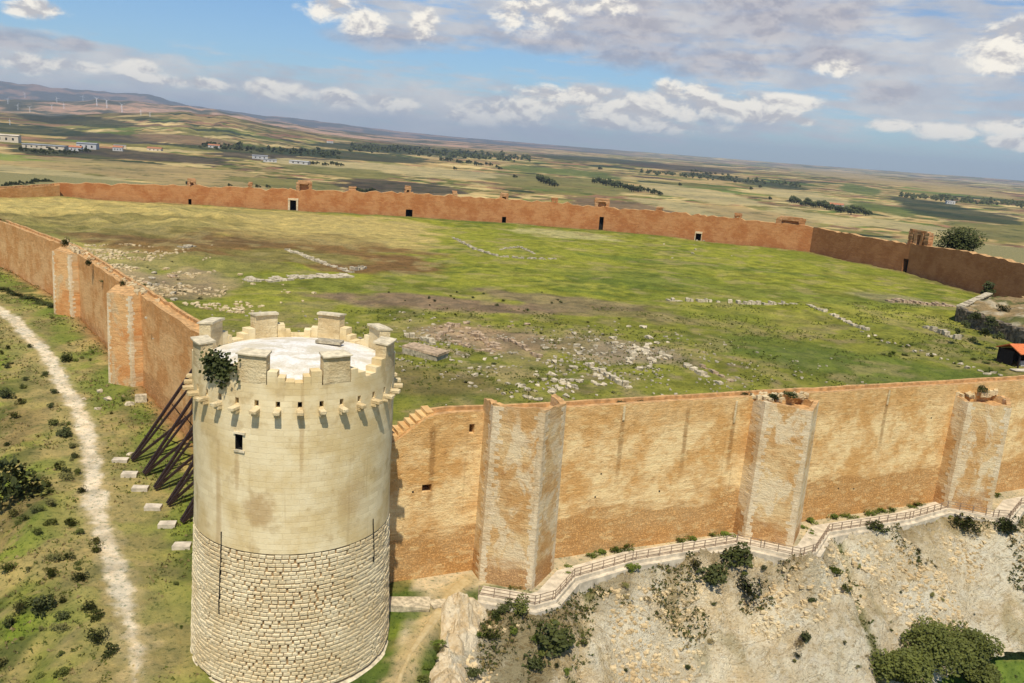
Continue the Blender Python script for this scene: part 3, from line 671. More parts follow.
# scarp
def sccol(x, y):
    de = outd(x, y, UPL); n = fbm(x, y, 3.5, 4, 19); n2 = fbm(x, y, 9, 3, 20)
    c = np.ones((len(x), 3))
    c = mixn(c, (.42, .36, .24), sstep(4.2, .3, de+6*(n-.5))*.7*sstep(.42, .56, n2+.05))
    c = mixn(c, (.52, .48, .30), sstep(.60, .68, fbm(x, y, 5, 4, 23))*.55)
    crease = np.minimum(np.abs(x-41.3-(97-y)*.10), np.abs(x-9.6+(80-y)*.10))
    c = mixn(c, (.30, .33, .16), sstep(1.3, .3, crease+1.2*(n-.5))*.85)
    c = mixn(c, (1.12, 1.08, 1.02), sstep(.55, .65, fbm(x, y, 6, 3, 24)))
    hollow = np.exp(-(((x-3.5)/4.5)**4))*sstep(.4, .55, n+.08)
    return mixn(c, (.30, .27, .16), hollow*.8)
XS = np.arange(-5, 92, .34); YS = np.arange(52, 124, .34)
def scz(x, y):
    r_ = .45+.9*sstep(.45, .6, fbm(x, y, 12, 2, 33))
    blk_ = np.floor(fbm(x*.7, y*1.3, 2.4, 3, 16)*10)/10; gully = (blk_-.5)*2.1*(.25+sstep(.42, .6, fbm(x, y, 10, 2, 34)))-1.1*np.exp(-((x-41.3-(97-y)*.10)/1.0)**2)-1.0*np.exp(-((x-9.6+(80-y)*.10)/1.0)**2)
    return ho(x, y, False)+.05+gully+((fbm(x, y, .9, 3, 12)-.5)*1.0+(.5-np.abs(fbm(x, y, 3.3, 4, 14)-.5)*2)*.9+(fbm(x, y, 8, 3, 15)-.5)*1.6)*r_
o = heightmesh('stone_scarp', XS, YS, scz, lambda x, y: (outd(x, y, UPL) > .3) & (outd(x, y, UPL) < np.where(x > 30, 13.2+2*(fbm(x, y, 4, 2, 3)-.5), 19)) & (x > -4.2+.3*(70-y)*.3), M['scarp'], sccol); tag(o, kind='structure')

# ------------------------------------------------------------------ walls
def resample(poly, seg, stations=()):
    """returns list of (s, point) along the polyline, with extra stations"""
    P = [Vector(p[:2]) for p in poly]; cum = [0.]
    for a, b in zip(P, P[1:]): cum.append(cum[-1]+(b-a).length)
    ss = set([round(c, 4) for c in cum]); 
    n = max(1, int(cum[-1]/seg)); ss |= set(round(cum[-1]*i/n, 4) for i in range(n+1)); ss |= set(round(s, 4) for s in stations)
    ss = sorted(ss); out = []
    for s in ss:
        for i in range(len(P)-1):
            if s <= cum[i+1]+1e-6: break
        t = (s-cum[i])/(cum[i+1]-cum[i]); out.append((s, P[i].lerp(P[i+1], t)))
    return out, cum
def wall_mesh(poly, foot, top, thick, openings=(), side='front', ragged=.12, seg=2., parapet=None, seed=0, cell=None):
    """poly = visible face line; thickness goes to the left of travel if thick>0. openings: (s0,s1,zsill,zhead) niches cut in the visible face"""
    st = [s for o_ in openings for s in o_[:2]]
    pts, cum = resample(poly, seg, st); L = cum[-1]
    mb = MB(); n = len(pts)
    def nrm(i):
        a = pts[max(0, i-1)][1]; b = pts[min(n-1, i+1)][1]; t = (b-a).normalized(); return Vector((-t.y, t.x))
    zt = []; zf = []
    for i, (s, p) in enumerate(pts):
        f = s/L
        zz = float(np.interp(s, [q[0] for q in top], [q[1] for q in top])) if isinstance(top, list) else top
        zz += ragged*mnoise.noise(Vector((s*.35, seed, 0)))*1.6+ragged*rnd.uniform(-.5, .5)
        zt.append(zz); zf.append(float(np.interp(s, [q[0] for q in foot], [q[1] for q in foot])) if isinstance(foot, list) else foot)
    for i in range(n-1):
        (s0, a), (s1, b) = pts[i], pts[i+1]; na, nb = nrm(i)*thick, nrm(i+1)*thick
        A = lambda z, o_=0.: (a.x+na.x*o_, a.y+na.y*o_, z); B = lambda z, o_=0.: (b.x+nb.x*o_, b.y+nb.y*o_, z)
        op = [q for q in openings if q[0]-1e-3 <= s0 and s1 <= q[1]+1e-3]
        if op:
            q = op[0]; dd = .75
            mb.quad(A(q[3]), B(q[3]), B(zt[i+1]), A(zt[i]))
            if q[2] > zf[i]+.1: mb.quad(A(zf[i]), B(zf[i+1]), B(q[2]), A(q[2])); mb.quad(A(q[2]), B(q[2]), B(q[2], dd), A(q[2], dd))
            mb.quad(A(zf[i], dd), B(zf[i+1], dd), B(q[3], dd), A(q[3], dd), 1)
            mb.quad(A(q[3], dd), B(q[3], dd), B(q[3]), A(q[3]))
            if abs(s0-q[0]) < 1e-3: mb.quad(A(q[3]), A(q[3], dd), A(zf[i], dd), A(zf[i]))
            if abs(s1-q[1]) < 1e-3: mb.quad(B(zf[i]), B(zf[i], dd), B(q[3], dd), B(q[3]))
        else:
            k_ = 3
            for j in range(k_):
                z0a = zf[i]+(zt[i]-zf[i])*j/k_; z1a = zf[i]+(zt[i]-zf[i])*(j+1)/k_; z0b = zf[i+1]+(zt[i+1]-zf[i+1])*j/k_; z1b = zf[i+1]+(zt[i+1]-zf[i+1])*(j+1)/k_
                mb.quad(A(z0a), B(z0b), B(z1b), A(z1a))
        if parapet:      # (width fraction, drop)
            w, dr = parapet
            mb.quad(A(zt[i]), B(zt[i+1]), B(zt[i+1], w), A(zt[i], w), 2)
            mb.quad(A(zt[i], w), B(zt[i+1], w), B(zt[i+1]-dr, w), A(zt[i]-dr, w), 2)
            w2 = .84; dk_ = dr-.45
            mb.quad(A(zt[i]-dr, w), B(zt[i+1]-dr, w), B(zt[i+1]-dr, w2), A(zt[i]-dr, w2), 2)
            mb.quad(A(zt[i]-dr, w2), B(zt[i+1]-dr, w2), B(zt[i+1]-dk_, w2), A(zt[i]-dk_, w2), 2)
            mb.quad(A(zt[i]-dk_, w2), B(zt[i+1]-dk_, w2), B(zt[i+1]-dk_, 1), A(zt[i]-dk_, 1), 2)
            mb.quad(B(zf[i+1], 1), A(zf[i], 1), A(zt[i]-dk_, 1), B(zt[i+1]-dk_, 1))
        else:
            mb.quad(A(zt[i]), B(zt[i+1]), B(zt[i+1]+.03, 1), A(zt[i]+.03, 1), 2)
            mb.quad(B(zf[i+1], 1), A(zf[i], 1), A(zt[i]+.03, 1), B(zt[i+1]+.03, 1))
    for i in (0, n-1):
        p = pts[i][1]; nn = nrm(i)*thick
        mb.quad((p.x, p.y, zf[i]), (p.x, p.y, zt[i]), (p.x+nn.x, p.y+nn.y, zt[i]), (p.x+nn.x, p.y+nn.y, zf[i]))
    return mb, cum
def weld(o):
    bm = bmesh.new(); bm.from_mesh(o.data); bmesh.ops.remove_doubles(bm, verts=bm.verts, dist=1e-4); bmesh.ops.recalc_face_normals(bm, faces=bm.faces); bm.to_mesh(o.data); bm.free()

# front wall
FP = [(-14, FA(-14)), (112, FA(112))]
cl = math.sqrt(1+.46**2); sx_ = lambda x: (x+14)*cl
w = empty('curtain_wall', (50, FA(50), .5), 'tall tan stone curtain wall facing the scarp and the railed walkway, in the foreground', 'wall')
mb, _ = wall_mesh(FP, -1.5, [(0, 14.2), (sx_(-10.6), 15.2), (sx_(-7.6), 17.7), (sx_(-6), 18.), (sx_(2), 17.7), (sx_(30), 17.5), (sx_(60), 17.2), (sx_(100), 17.0)], 2.6, parapet=(.24, .6), ragged=.05, seed=2,
                  openings=[(sx_(-3.6), sx_(-3.1), 15.6, 16.6), (sx_(-7.8), sx_(-6.9), 9.8, 10.6)])
o = mb.build('wall', [M['front'], M['unlit_black'], M['walltop']]); 
o.parent = w; o.matrix_parent_inverse = Matrix.Translation((-50, -FA(50), -.5)); weld(o)
def child(o, p):
    o.parent = p; bpy.context.view_layer.update(); o.matrix_parent_inverse = p.matrix_basis.inverted(); return o
# drain slots and old putlog streak grooves as narrow buttress-strips
fn = Vector((.46, -1)).normalized(); ft = Vector((1, .46)).normalized()
for x, z0, z1 in ((12.6, 15.8, 17.4), (26.3, 14.5, 17.1), (48.2, 15.2, 17.1)):
    mb = MB(); p = Vector((x, FA(x)))+fn*.03
    mb.box((p.x, p.y, (z0+z1)/2), (.26, .12, z1-z0), AF, .03)
    child(mb.build('drain_chute', M['brokenstone']), w)
for i in range(14):
    mb = MB(); x = rnd.uniform(-9, 90); z = rnd.choice([4.2, 7., 9.8, 12.6])+rnd.uniform(-.2, .2); p = Vector((x, FA(x)))+fn*.012
    mb.box((p.x, p.y, z), (.18, .03, .16), AF, .02)
    child(mb.build('putlog_hole', M['unlit_black']), w)
# stair-like coping dropping to the tower
mb = MB()
for i in range(9):
    x = -11.4+i*.52; p = Vector((x, FA(x)))-fn*1.4
    mb.box((p.x, p.y, 14.9+i*.36), (.7, 2.1, .4), AF, .04)
child(mb.build('coping_step', M['front']), w)

# left wall
w = empty('curtain_wall', (-60, 130, 3), 'long reddish curtain wall running away on the left beside the pale dirt path', 'wall')
Lrev = LW[::-1]
mb, cum = wall_mesh(Lrev, [(0, 4), (80, 4), (160, 2), (300, -1)], [(0, 19.5), (40, 18.2), (75, 17.2), (115, 17.2), (200, 17.3), (260, 17.2)], 3.0, parapet=(.2, .8), ragged=.16, seed=8)
o = mb.build('wall', [M['left'], M['unlit_black'], M['walltop']]); child(o, w); weld(o)
mb = MB()
for t, z in ((14, 8.), (27.5, 6.), (29., 12.)):
    pass
# back wall with its doorways as niches, backs painted dark for unlit passages
def s_on(poly, px, py, z=14):
    p = atz(px, py, z); best = None; s0 = 0
    for a, b in zip(poly, poly[1:]):
        a2 = Vector(a[:2]); b2 = Vector(b[:2]); L = (b2-a2).length
        # intersect the view ray's ground track with the segment
        d = Vector((p.x, p.y)); den = d.x*(b2.y-a2.y)-d.y*(b2.x-a2.x)
        if abs(den) > 1e-9:
            u = -(d.x*a2.y-d.y*a2.x)/den   # param along segment
            if -1e-6 <= u <= 1+1e-6: best = s0+u*L
        s0 += L
    return .5 if best is None else best
def pt_on(poly, s):
    for a, b in zip(poly, poly[1:]):
        L = (Vector(b[:2])-Vector(a[:2])).length
        if s <= L: 
            t = (Vector(b[:2])-Vector(a[:2])).normalized(); p = Vector(a[:2])+t*s; return p, t
        s -= L
    t = (Vector(poly[-1][:2])-Vector(poly[-2][:2])).normalized(); return Vector(poly[-1][:2]), t
def topz(px, py, poly):
    """height of the wall top that the photo shows at this pixel"""
    s = s_on(poly, px, py); p, t = pt_on(poly, s); d = ray(px, py); r = math.hypot(p.x, p.y)/math.hypot(d.x, d.y); return s, CH+d.z*r
btop = [topz(px, py, BW) for px, py in ((60, 183), (130, 184), (190, 186), (250, 188), (330, 191), (408, 193), (500, 199), (560, 203), (600, 207), (640, 210), (700, 215), (760, 221), (806, 226))]
btop = sorted([q for q in btop if q[0] is not None])
def door(poly, px, py, w_, h_): 
    s = s_on(poly, px, py); return (s-w_/2, s+w_/2, 11., 14.4+h_)
w = empty('curtain_wall', (-40, 325, 14), 'far red brick curtain wall closing the back of the green meadow', 'wall')
BD = [door(BW, 190, 205, 1.1, 1.6), door(BW, 293, 213, 2.4, 3.2), door(BW, 409, 216, 2.6, 2.2), door(BW, 504, 220, 1.6, 1.5), door(BW, 601, 226, 1.7, 4.2), door(BW, 698, 240, 2.2, 1.8)]
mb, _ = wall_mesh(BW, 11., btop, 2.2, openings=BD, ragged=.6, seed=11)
child(mb.build('wall', [M['back'], M['unlit_black'], M['walltop']]), w)
mb = MB()
for d_, th in ((BD[1], .8), (BD[5], .3)):
    for sgn in (0, 1):
        s = d_[0]-.35*th if sgn == 0 else d_[1]+.35*th; p, t = pt_on(BW, s); nn = Vector((t.y, -t.x))
        mb.box((p.x+nn.x*.12, p.y+nn.y*.12, (12+d_[3])/2+.2), (th*.9, .4, d_[3]-11.6), math.atan2(t.y, t.x), .06)
    p, t = pt_on(BW, (d_[0]+d_[1])/2)
    nn = Vector((t.y, -t.x)); mb.box((p.x+nn.x*.14, p.y+nn.y*.14, d_[3]+.35), (d_[1]-d_[0]+th*1.6, .44, .7), math.atan2(t.y, t.x), .08)
child(mb.build('doorway_surround', M['quoin']), w)
# right wall
rtop = sorted([q for q in [topz(px, py, RW) for px, py in ((812, 227), (860, 236), (900, 243), (960, 250), (1022, 264))] if q[0] is not None])
w = empty('curtain_wall', (125, 240, 14), 'brown curtain wall at the right end of the meadow, half in shade', 'wall')
RD = [door(RW, 904, 272, 2.2, 3.6)]
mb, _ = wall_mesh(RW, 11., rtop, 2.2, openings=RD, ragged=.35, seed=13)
child(mb.build('wall', [M['right'], M['unlit_black'], M['walltop']]), w)
# dark end wall at far left is the continuation of LW seen from inside: already built

def pent(name, B, tdir, ndir, foot, tops, label, mat, open_top=0., wdt=8., sd_=2.1, ap=5.2, apx=4.1, quoins=True, fill=None, group='pentagonal wall towers'):
    """five-sided tower; B = left corner on the wall line, tops = height at BL, FL, apex, FR, BR"""
    t = Vector(tdir).normalized(); n_ = Vector(ndir).normalized(); B = Vector(B)
    P = [B+n_*-.4, B+n_*sd_, B+t*apx+n_*ap, B+t*wdt+n_*sd_, B+t*wdt+n_*-.4]
    root = empty(name, (B.x+t.x*wdt/2, B.y+t.y*wdt/2, foot), label, 'wall tower', group)
    mb = MB(); bat = .25
    rowsz = 8
    rings = []
    cen = (P[0]+P[2]+P[4])/3
    for j in range(rowsz+1):
        ring = []
        f = j/rowsz
        for i in range(4):
            a, b = P[i], P[i+1]; sub = 5
            for q in range(sub+(1 if i == 3 else 0)):
                u = q/sub; p = a.lerp(b, u); zt_ = tops[i]*(1-u)+tops[i+1]*u
                out = (p-cen).normalized()*bat*(1-f)
                z = foot+(zt_-foot)*f
                jn = mnoise.noise(Vector((p.x*.8, p.y*.8, z*.5)))*.10
                if j == rowsz: z += rnd.uniform(-.18, .14)
                ring.append((p.x+out.x*(1+jn), p.y+out.y*(1+jn), z))
        rings.append(ring)
    m_ = len(rings[0]); vs = [v for r in rings for v in r]
    mb.add(vs, [(j*m_+i, j*m_+i+1, (j+1)*m_+i+1, (j+1)*m_+i) for j in range(rowsz) for i in range(m_-1)])
    topring = rings[-1]
    th = .75
    if open_top:
        inner = [(v[0]+(cen.x-v[0])*.17, v[1]+(cen.y-v[1])*.17, v[2]-.02) for v in topring]
        low = [(v[0], v[1], min(tops)-open_top) for v in inner]
        mb.add(topring+inner, [(i, i+1, m_+i+1, m_+i) for i in range(m_-1)], 1)
        mb.add(inner+low, [(i+1, i, m_+i, m_+i+1) for i in range(m_-1)], 0)
        mb.add(low, [tuple(range(m_))], 1)
    else:
        mb.add(topring, [tuple(range(m_))], 1)
    o = mb.build('wall', [mat, M['walltop']]); child(o, root); weld(o)
    # corner stones
    if quoins:
        H_ = .42
        for ci in (1, 2, 3):
            mb = MB()
            z = foot+.2; i = 0; tz = tops[ci]-.35
            a = (P[ci-1]-P[ci]).normalized(); b = (P[ci+1]-P[ci]).normalized()
            while z < tz:
                f = (z-foot)/(tops[ci]-foot); out = (P[ci]-cen).normalized()*(bat*(1-f)+.025); c0 = P[ci]+out
                la, lb = ((.8, .5) if i % 2 else (.5, .8)); la *= rnd.uniform(.7, 1.6); lb *= rnd.uniform(.7, 1.6); la, lb = (la*.62, lb*.62) if mat is M['prow_red'] else (la, lb)
                if True:
                    ia = c0+a*la; ib = c0+b*lb; mid = c0+a*la*.5+b*lb*.5
                    back = (cen-P[ci]).normalized()*.5
                    poly = [ia, c0, ib, ib+back, ia+back]
                    mb.prism([(q.x, q.y) for q in poly], z, z+H_-.03)
                z += H_; i += 1
            child(mb.build('quoins', M['quoin']), root)
    if fill: fill(root, P, cen)
    return root
def on_wall(x): return (x, FA(x))
pent('wall_tower', on_wall(-2.2), ft, fn, -.8, [19.2, 19.3, 19.4, 18.9, 19.2], 'pentagonal buttress tower standing tallest, nearest to the round tower, its hollow top open', M['prow'], 1.6)
def broken_top(zs):
    def f(root, P, cen):
        mb = MB()
        for i in range(30):
            u = rnd.random(); p = P[0].lerp(P[4], u)+(P[2]-cen)*rnd.uniform(-.1, .35)
            mb.box((p.x, p.y, zs+rnd.uniform(0, .35)), (rnd.uniform(.3, 1.0), rnd.uniform(.3, .7), rnd.uniform(.2, .7)), rnd.uniform(0, 3), .1)
        child(mb.build('broken_masonry', M['brokenstone']), root)
    return f
pent('wall_tower', on_wall(28.5), ft, fn, -.8, [17.0, 17.4, 17.2, 17.1, 17.0], 'pentagonal buttress tower with scrub on its top, middle one of three on the front wall', M['prow'], .8, fill=broken_top(17.1))
pent('wall_tower', on_wall(59.4), ft, fn, -.8, [15.6, 15.4, 15.5, 15.4, 15.6], 'pentagonal buttress tower with broken white top, farthest right on the front wall', M['prow'], .8, fill=broken_top(15.6))
# taller back piece of the right-hand tower
lt = Vector((.63, -.775)); ln = Vector((-.775, -.63))
def on_left(s): 
    p = Vector((-42.5, 107.9))+Vector((-.626, .779))*s; return (p.x, p.y)
pent('wall_tower', on_left(30.6), lt, ln, 1.5, [18.2, 17.9, 17.2, 17.4, 17.6], 'nearer pentagonal red tower on the left curtain wall with pale quoins', M['prow_red'], 0, apx=3.4, wdt=6.8, ap=4.0, sd_=1.6, fill=broken_top(17.6))
pent('wall_tower', on_left(74.4), lt, ln, 3., [17.6, 17.8, 17.6, 17.4, 17.2], 'farther pentagonal red tower on the left curtain wall with a bush on its top', M['prow_red'], 0, apx=3.3, wdt=6.6, ap=3.8, sd_=1.5, fill=broken_top(17.4))

# ------------------------------------------------------------------ round tower
TX, TY = TWR
tw = empty('round_tower', (TX, TY, 0), 'big cylindrical pale stone tower with crenellated top and corbels, in the left foreground', 'tower')
def cyl(a, r, z): return (r*math.sin(a), -r*math.cos(a), z)        # a = 0 faces -y
N = 160; ZR, ZC = 12.1, 25.6                                          # rustic top, wall-walk level
RT = lambda z: 8.5-.45*min(1, max(0, z/14.))
zs = [ZR, 13.5, 15, 16.5, 18, 19.4, 20.25, 21.55, 22.4, 23.85, 24.35, 25.05, ZC]
mb = MB(); holes = []
WA = -math.radians(17.5); wi = int(round(WA/(2*math.pi/N))) % N
for i in range(N):
    a0 = 2*math.pi*i/N; a1 = 2*math.pi*(i+1)/N
    for j in range(len(zs)-1):
        z0, z1 = zs[j], zs[j+1]; r0, r1 = RT(z0), RT(z1)
        isw = j == 6 and i in (wi, (wi+1) % N)
        ish = j == 9 and i % 5 == 2
        if isw or ish:
            dp = 1.6 if isw else .6
            q = [cyl(a0, r0, z0), cyl(a1, r0, z0), cyl(a1, r1, z1), cyl(a0, r1, z1)]
            e = [cyl(a0, r0-dp, z0), cyl(a1, r0-dp, z0), cyl(a1, r1-dp, z1), cyl(a0, r1-dp, z1)]
            for u in range(4):
                if isw and ((i == wi and u == 1) or (i != wi and u == 3)): continue
                mb.quad(q[u], q[(u+1) % 4], e[(u+1) % 4], e[u], 1 if isw else 0)
            mb.quad(e[0], e[1], e[2], e[3], 1)
        else: mb.quad(cyl(a0, r0, z0), cyl(a1, r0, z0), cyl(a1, r1, z1), cyl(a0, r1, z1))
o = mb.build('shaft', [M['ashlar'], M['unlit_black']], tw)
bm = bmesh.new(); bm.from_mesh(o.data); bmesh.ops.remove_doubles(bm, verts=bm.verts, dist=1e-4); bmesh.ops.recalc_face_normals(bm, faces=bm.faces); bm.to_mesh(o.data); bm.free()
o = None
# window frame
a = WA+math.pi/N; r = RT(21)
a = WA+2*math.pi/N
for da, z, ww, hh in ((0, 21.62, .95, .14), (0, 20.18, .9, .14)):
    mb = MB(); c = cyl(a, r, z); mb.box(c, (ww, .2, hh), a, .03); mb.build('window_lintel' if z > 21 else 'window_sill', M['capstone'], tw)
# rusticated base: every boss of the courses stands out of a recessed core
mb = MB(); rowh = .345; z = .3; ri = 0
while z < ZR-.2:
    rr_ = RT(z); nb = int(2*math.pi*rr_/.6); off = rnd.random()
    cuts = [2*math.pi*(i+off+rnd.uniform(-.09, .09))/nb for i in range(nb)]
    for i in range(nb):
        a0 = cuts[i]; a1 = cuts[(i+1) % nb]+(2*math.pi if i == nb-1 else 0); 
        am = (a0+a1)/2
        if math.cos(am-.1) < -.25: continue
        g0 = .008/rr_; zt0, zt1 = z+.01, z+rowh-rnd.choice([.03, .05, .07, .09])
        gr = g0+rnd.choice([0, 0, .03, .06, .14])/rr_
        A0, A1 = a0+g0, a1-gr
        if A1-A0 < .02: continue
        b0 = rr_-.22; t0 = rr_+rnd.uniform(-.03, .04); ch = .035/rr_; cz = .035
        vs = [cyl(A0, b0, zt0), cyl(A1, b0, zt0), cyl(A1, b0, zt1), cyl(A0, b0, zt1), cyl(A0, t0-.07, zt0), cyl(A1, t0-.07, zt0), cyl(A1, t0-.07, zt1), cyl(A0, t0-.07, zt1),
              cyl(A0+ch, t0, zt0+cz), cyl(A1-ch, t0, zt0+cz), cyl(A1-ch, t0, zt1-cz), cyl(A0+ch, t0, zt1-cz)]
        mb.add(vs, [(0, 1, 5, 4), (1, 2, 6, 5), (2, 3, 7, 6), (3, 0, 4, 7), (4, 5, 9, 8), (5, 6, 10, 9), (6, 7, 11, 10), (7, 4, 8, 11), (8, 9, 10, 11)])
    z += rowh; ri += 1
mb.build('rusticated_base', M['rustic'], tw)
mb = MB()
for i in range(96):
    a0 = 2*math.pi*i/96; a1 = 2*math.pi*(i+1)/96
    mb.quad(cyl(a0, RT(0)-.16, -1.5), cyl(a1, RT(0)-.16, -1.5), cyl(a1, RT(12)-.13, ZR+.0), cyl(a0, RT(12)-.13, ZR+.0))
    mb.quad(cyl(a0, RT(12)-.13, ZR), cyl(a1, RT(12)-.13, ZR), cyl(a1, RT(12)-.6, ZR), cyl(a0, RT(12)-.6, ZR))
mb.build('wall_core', M['joint'], tw)
mb = MB()
for i in range(96):
    a0 = 2*math.pi*i/96; a1 = 2*math.pi*(i+1)/96
    for (r0, z0), (r1, z1) in (((8.85, -2.5), (8.72, -.1)), ((8.72, -.1), (8.5, .05)), ((8.5, .05), (8.2, .05))):
        mb.quad(cyl(a0, r0, z0), cyl(a1, r0, z0), cyl(a1, r1, z1), cyl(a0, r1, z1))
mb.build('plinth', M['capstone'], tw)
# cracks running down the base, laid on as near-black strips
for aa, z0, z1, ws in ((-math.radians(28), 6.2, 13.2, .75), (math.radians(66), 9.5, 13.4, .4)):
    mb = MB(); z = z0; da = 0
    while z < z1:
        r = RT(z)+.075; wv = (.02+.03*rnd.random())*ws; z2 = min(z1, z+.5); da2 = da+rnd.uniform(-.006, .006)
        mb.add([cyl(aa+da-wv/r, r, z), cyl(aa+da+wv/r, r, z), cyl(aa+da2+wv/r, r, z2), cyl(aa+da2-wv/r, r, z2),
                cyl(aa+da-wv/r, r-.15, z), cyl(aa+da+wv/r, r-.15, z), cyl(aa+da2+wv/r, r-.15, z2), cyl(aa+da2-wv/r, r-.15, z2)], [(0, 1, 2, 3), (0, 3, 7, 4), (1, 5, 6, 2)])
        z = z2; da = da2
    mb.build('dark_crack_strip', M['unlit_black'], tw)
# corbels
mb = MB()
mb.box((0, -.34, 0), (.5, .86, .28), 0, .0); mb.box((0, -.18, -.28), (.46, .5, .28), 0, .0)
cb = mb.build('corbel', M['merlon'], tw)
bm = bmesh.new(); bm.from_mesh(cb.data); bmesh.ops.bevel(bm, geom=bm.edges[:], offset=.04, segments=1, affect='EDGES'); bm.to_mesh(cb.data); bm.free()
for i in range(32):
    a = 2*math.pi*(i*5+2.5)/N
    c = cb if i == 0 else cb.copy()
    if i: COL.objects.link(c); c.parent = tw
    c.location = cyl(a, RT(23)-.02, 23.62); c.rotation_euler = (0, 0, a); c.scale = (rnd.uniform(.9, 1.1), rnd.uniform(.85, 1.1), 1)
# parapet ring with stepped crenels
RO = RT(25)+.0; RI = RO-1.0
def sector(mb, a0, a1, r0, r1, z0, z1, n=3, mi=0):
    for i in range(n):
        b0 = a0+(a1-a0)*i/n; b1 = a0+(a1-a0)*(i+1)/n
        mb.quad(cyl(b0, r1, z0), cyl(b1, r1, z0), cyl(b1, r1, z1), cyl(b0, r1, z1), mi)
        mb.quad(cyl(b1, r0, z0), cyl(b0, r0, z0), cyl(b0, r0, z1), cyl(b1, r0, z1), mi)
        mb.quad(cyl(b0, r1, z1), cyl(b1, r1, z1), cyl(b1, r0, z1), cyl(b0, r0, z1), mi)
    mb.quad(cyl(a0, r0, z0), cyl(a0, r1, z0), cyl(a0, r1, z1), cyl(a0, r0, z1), mi)
    mb.quad(cyl(a1, r1, z0), cyl(a1, r0, z0), cyl(a1, r0, z1), cyl(a1, r1, z1), mi)
D = math.radians
for m_ in range(8):
    c = D(45*m_+45+14)
    mb = MB()
    for s, c in ((1, c-D(22.5)), (-1, c+D(22.5))):
        e0 = c+s*D(8.35); e1 = c+s*D(13.5)+s*D(rnd.uniform(-.8, .8)); e2 = c+s*D(18)+s*D(rnd.uniform(-.8, .8)); e3 = c+s*D(22.5)
        for (p, q, hgt) in ((e0, e1, 1.05+rnd.uniform(-.12, .15)), (e1, e2, .62+rnd.uniform(-.1, .12)), (e2, e3, .22+rnd.uniform(-.05, .08))):
            if s < 0: p, q = q, p
            sector(mb, p+.001, q-.001, RI+rnd.uniform(-.05, .1), RO-.01*rnd.random(), ZC-.02, ZC+hgt, 2)
    mb.build('stepped_crenel', M['ashlar'], tw)
for m_ in range(8):
    c = D(22.5+45*m_+14); hgt = 2.15+rnd.uniform(-.16, .12); w_ = D(8.0+rnd.uniform(-.4, .3))
    mb = MB(); sector(mb, c-w_, c+w_, RI+.05, RO-.02, ZC-.02, ZC+hgt, 5)
    me_ = mb.build('merlon', M['merlon'], tw)
    mb = MB()
    n = 4
    for i in range(n):
        b0 = c-w_*1.07+2.14*w_*i/n; b1 = c-w_*1.07+2.14*w_*(i+1)/n
        r0, r1, zc = RI-.15, RO+.16, ZC+hgt
        top = [cyl(b0, r1, zc+.10), cyl(b1, r1, zc+.10), cyl(b1, r0, zc+.22), cyl(b0, r0, zc+.22)]; bot = [cyl(b0, r1, zc), cyl(b1, r1, zc), cyl(b1, r0, zc+.05), cyl(b0, r0, zc+.05)]
        mb.quad(*top); mb.quad(*bot[::-1]); mb.quad(bot[0], bot[1], top[1], top[0]); mb.quad(bot[2], bot[3], top[3], top[2])
        if i == 0: mb.quad(bot[3], bot[0], top[0], top[3])
        if i == n-1: mb.quad(bot[1], bot[2], top[2], top[1])
    mb.build('cap', M['capstone'], me_)
# roof: shallow pale dome with hatch
mb = MB(); nr = 8; rings = []
for j in range(nr+1):
    r = RI*(1-j/nr)+.02 if j < nr else .01; zz = ZC+.05+.65*(1-(r/RI)**2)
    rings.append([cyl(2*math.pi*i/64, r, zz+.03*mnoise.noise(Vector((i*.7, j, 0)))) for i in range(64)])
mb.add([v for r in rings for v in r], [(j*64+i, j*64+(i+1) % 64, (j+1)*64+(i+1) % 64, (j+1)*64+i) for j in range(nr) for i in range(64)])
mb.build('roof', M['roof'], tw, True)
mb = MB(); mb.box((2.0, 3.2, ZC+.78), (2.2, 1.1, .22), -.1, .0); mb.build('roof_hatch', M['greystone'], tw)

# ------------------------------------------------------------------ walkway, kerb, railing
def offs(poly, d):
    P = [Vector(p) for p in poly]; out = []
    for i, p in enumerate(P):
        a = (P[i]-P[i-1]).normalized() if i else (P[1]-P[0]).normalized(); b = (P[i+1]-P[i]).normalized() if i < len(P)-1 else a
        na = Vector((-a.y, a.x)); nb = Vector((-b.y, b.x)); m_ = (na+nb).normalized(); k_ = 1/max(.5, m_.dot(na))
        out.append(p+m_*d*k_)
    return out
EX = EDGE+[(95, 121)]
def band(mb, poly, d0, d1, z0, z1, mi=0):
    A, B = offs(poly, d0), offs(poly, d1)
    for i in range(len(A)-1):
        a0, a1, b0, b1 = A[i], A[i+1], B[i], B[i+1]
        mb.add([(a0.x, a0.y, z0), (a1.x, a1.y, z0), (b1.x, b1.y, z0), (b0.x, b0.y, z0), (a0.x, a0.y, z1), (a1.x, a1.y, z1), (b1.x, b1.y, z1), (b0.x, b0.y, z1)],
               [(4, 5, 6, 7), (0, 1, 5, 4), (2, 3, 7, 6), (3, 0, 4, 7), (1, 2, 6, 5)], mi)
mb = MB(); band(mb, EX, .32, 2.3, -.6, .62); tag(mb.build('walkway', M['concrete']), kind='structure')
mb = MB(); band(mb, EX, -.55, -.05, -1.8, .34); band(mb, EX, -.05, .3, -1., .74); tag(mb.build('kerb', M['concrete']), kind='structure')
rl = empty('railing', (EDGE[0][0], EDGE[0][1], .7), 'brown wooden railing that zigzags along the outer edge of the walkway', 'railing')
RP = offs(EX, .14)
pts, cum = resample([tuple(p) for p in RP], 400., [i*1.55 for i in range(int(96/1.55))])
for s, p in pts:
    mb = MB(); mb.box((p.x, p.y, 1.25), (.09, .09, 1.0), 0); child(mb.build('post', M['railwood']), rl)
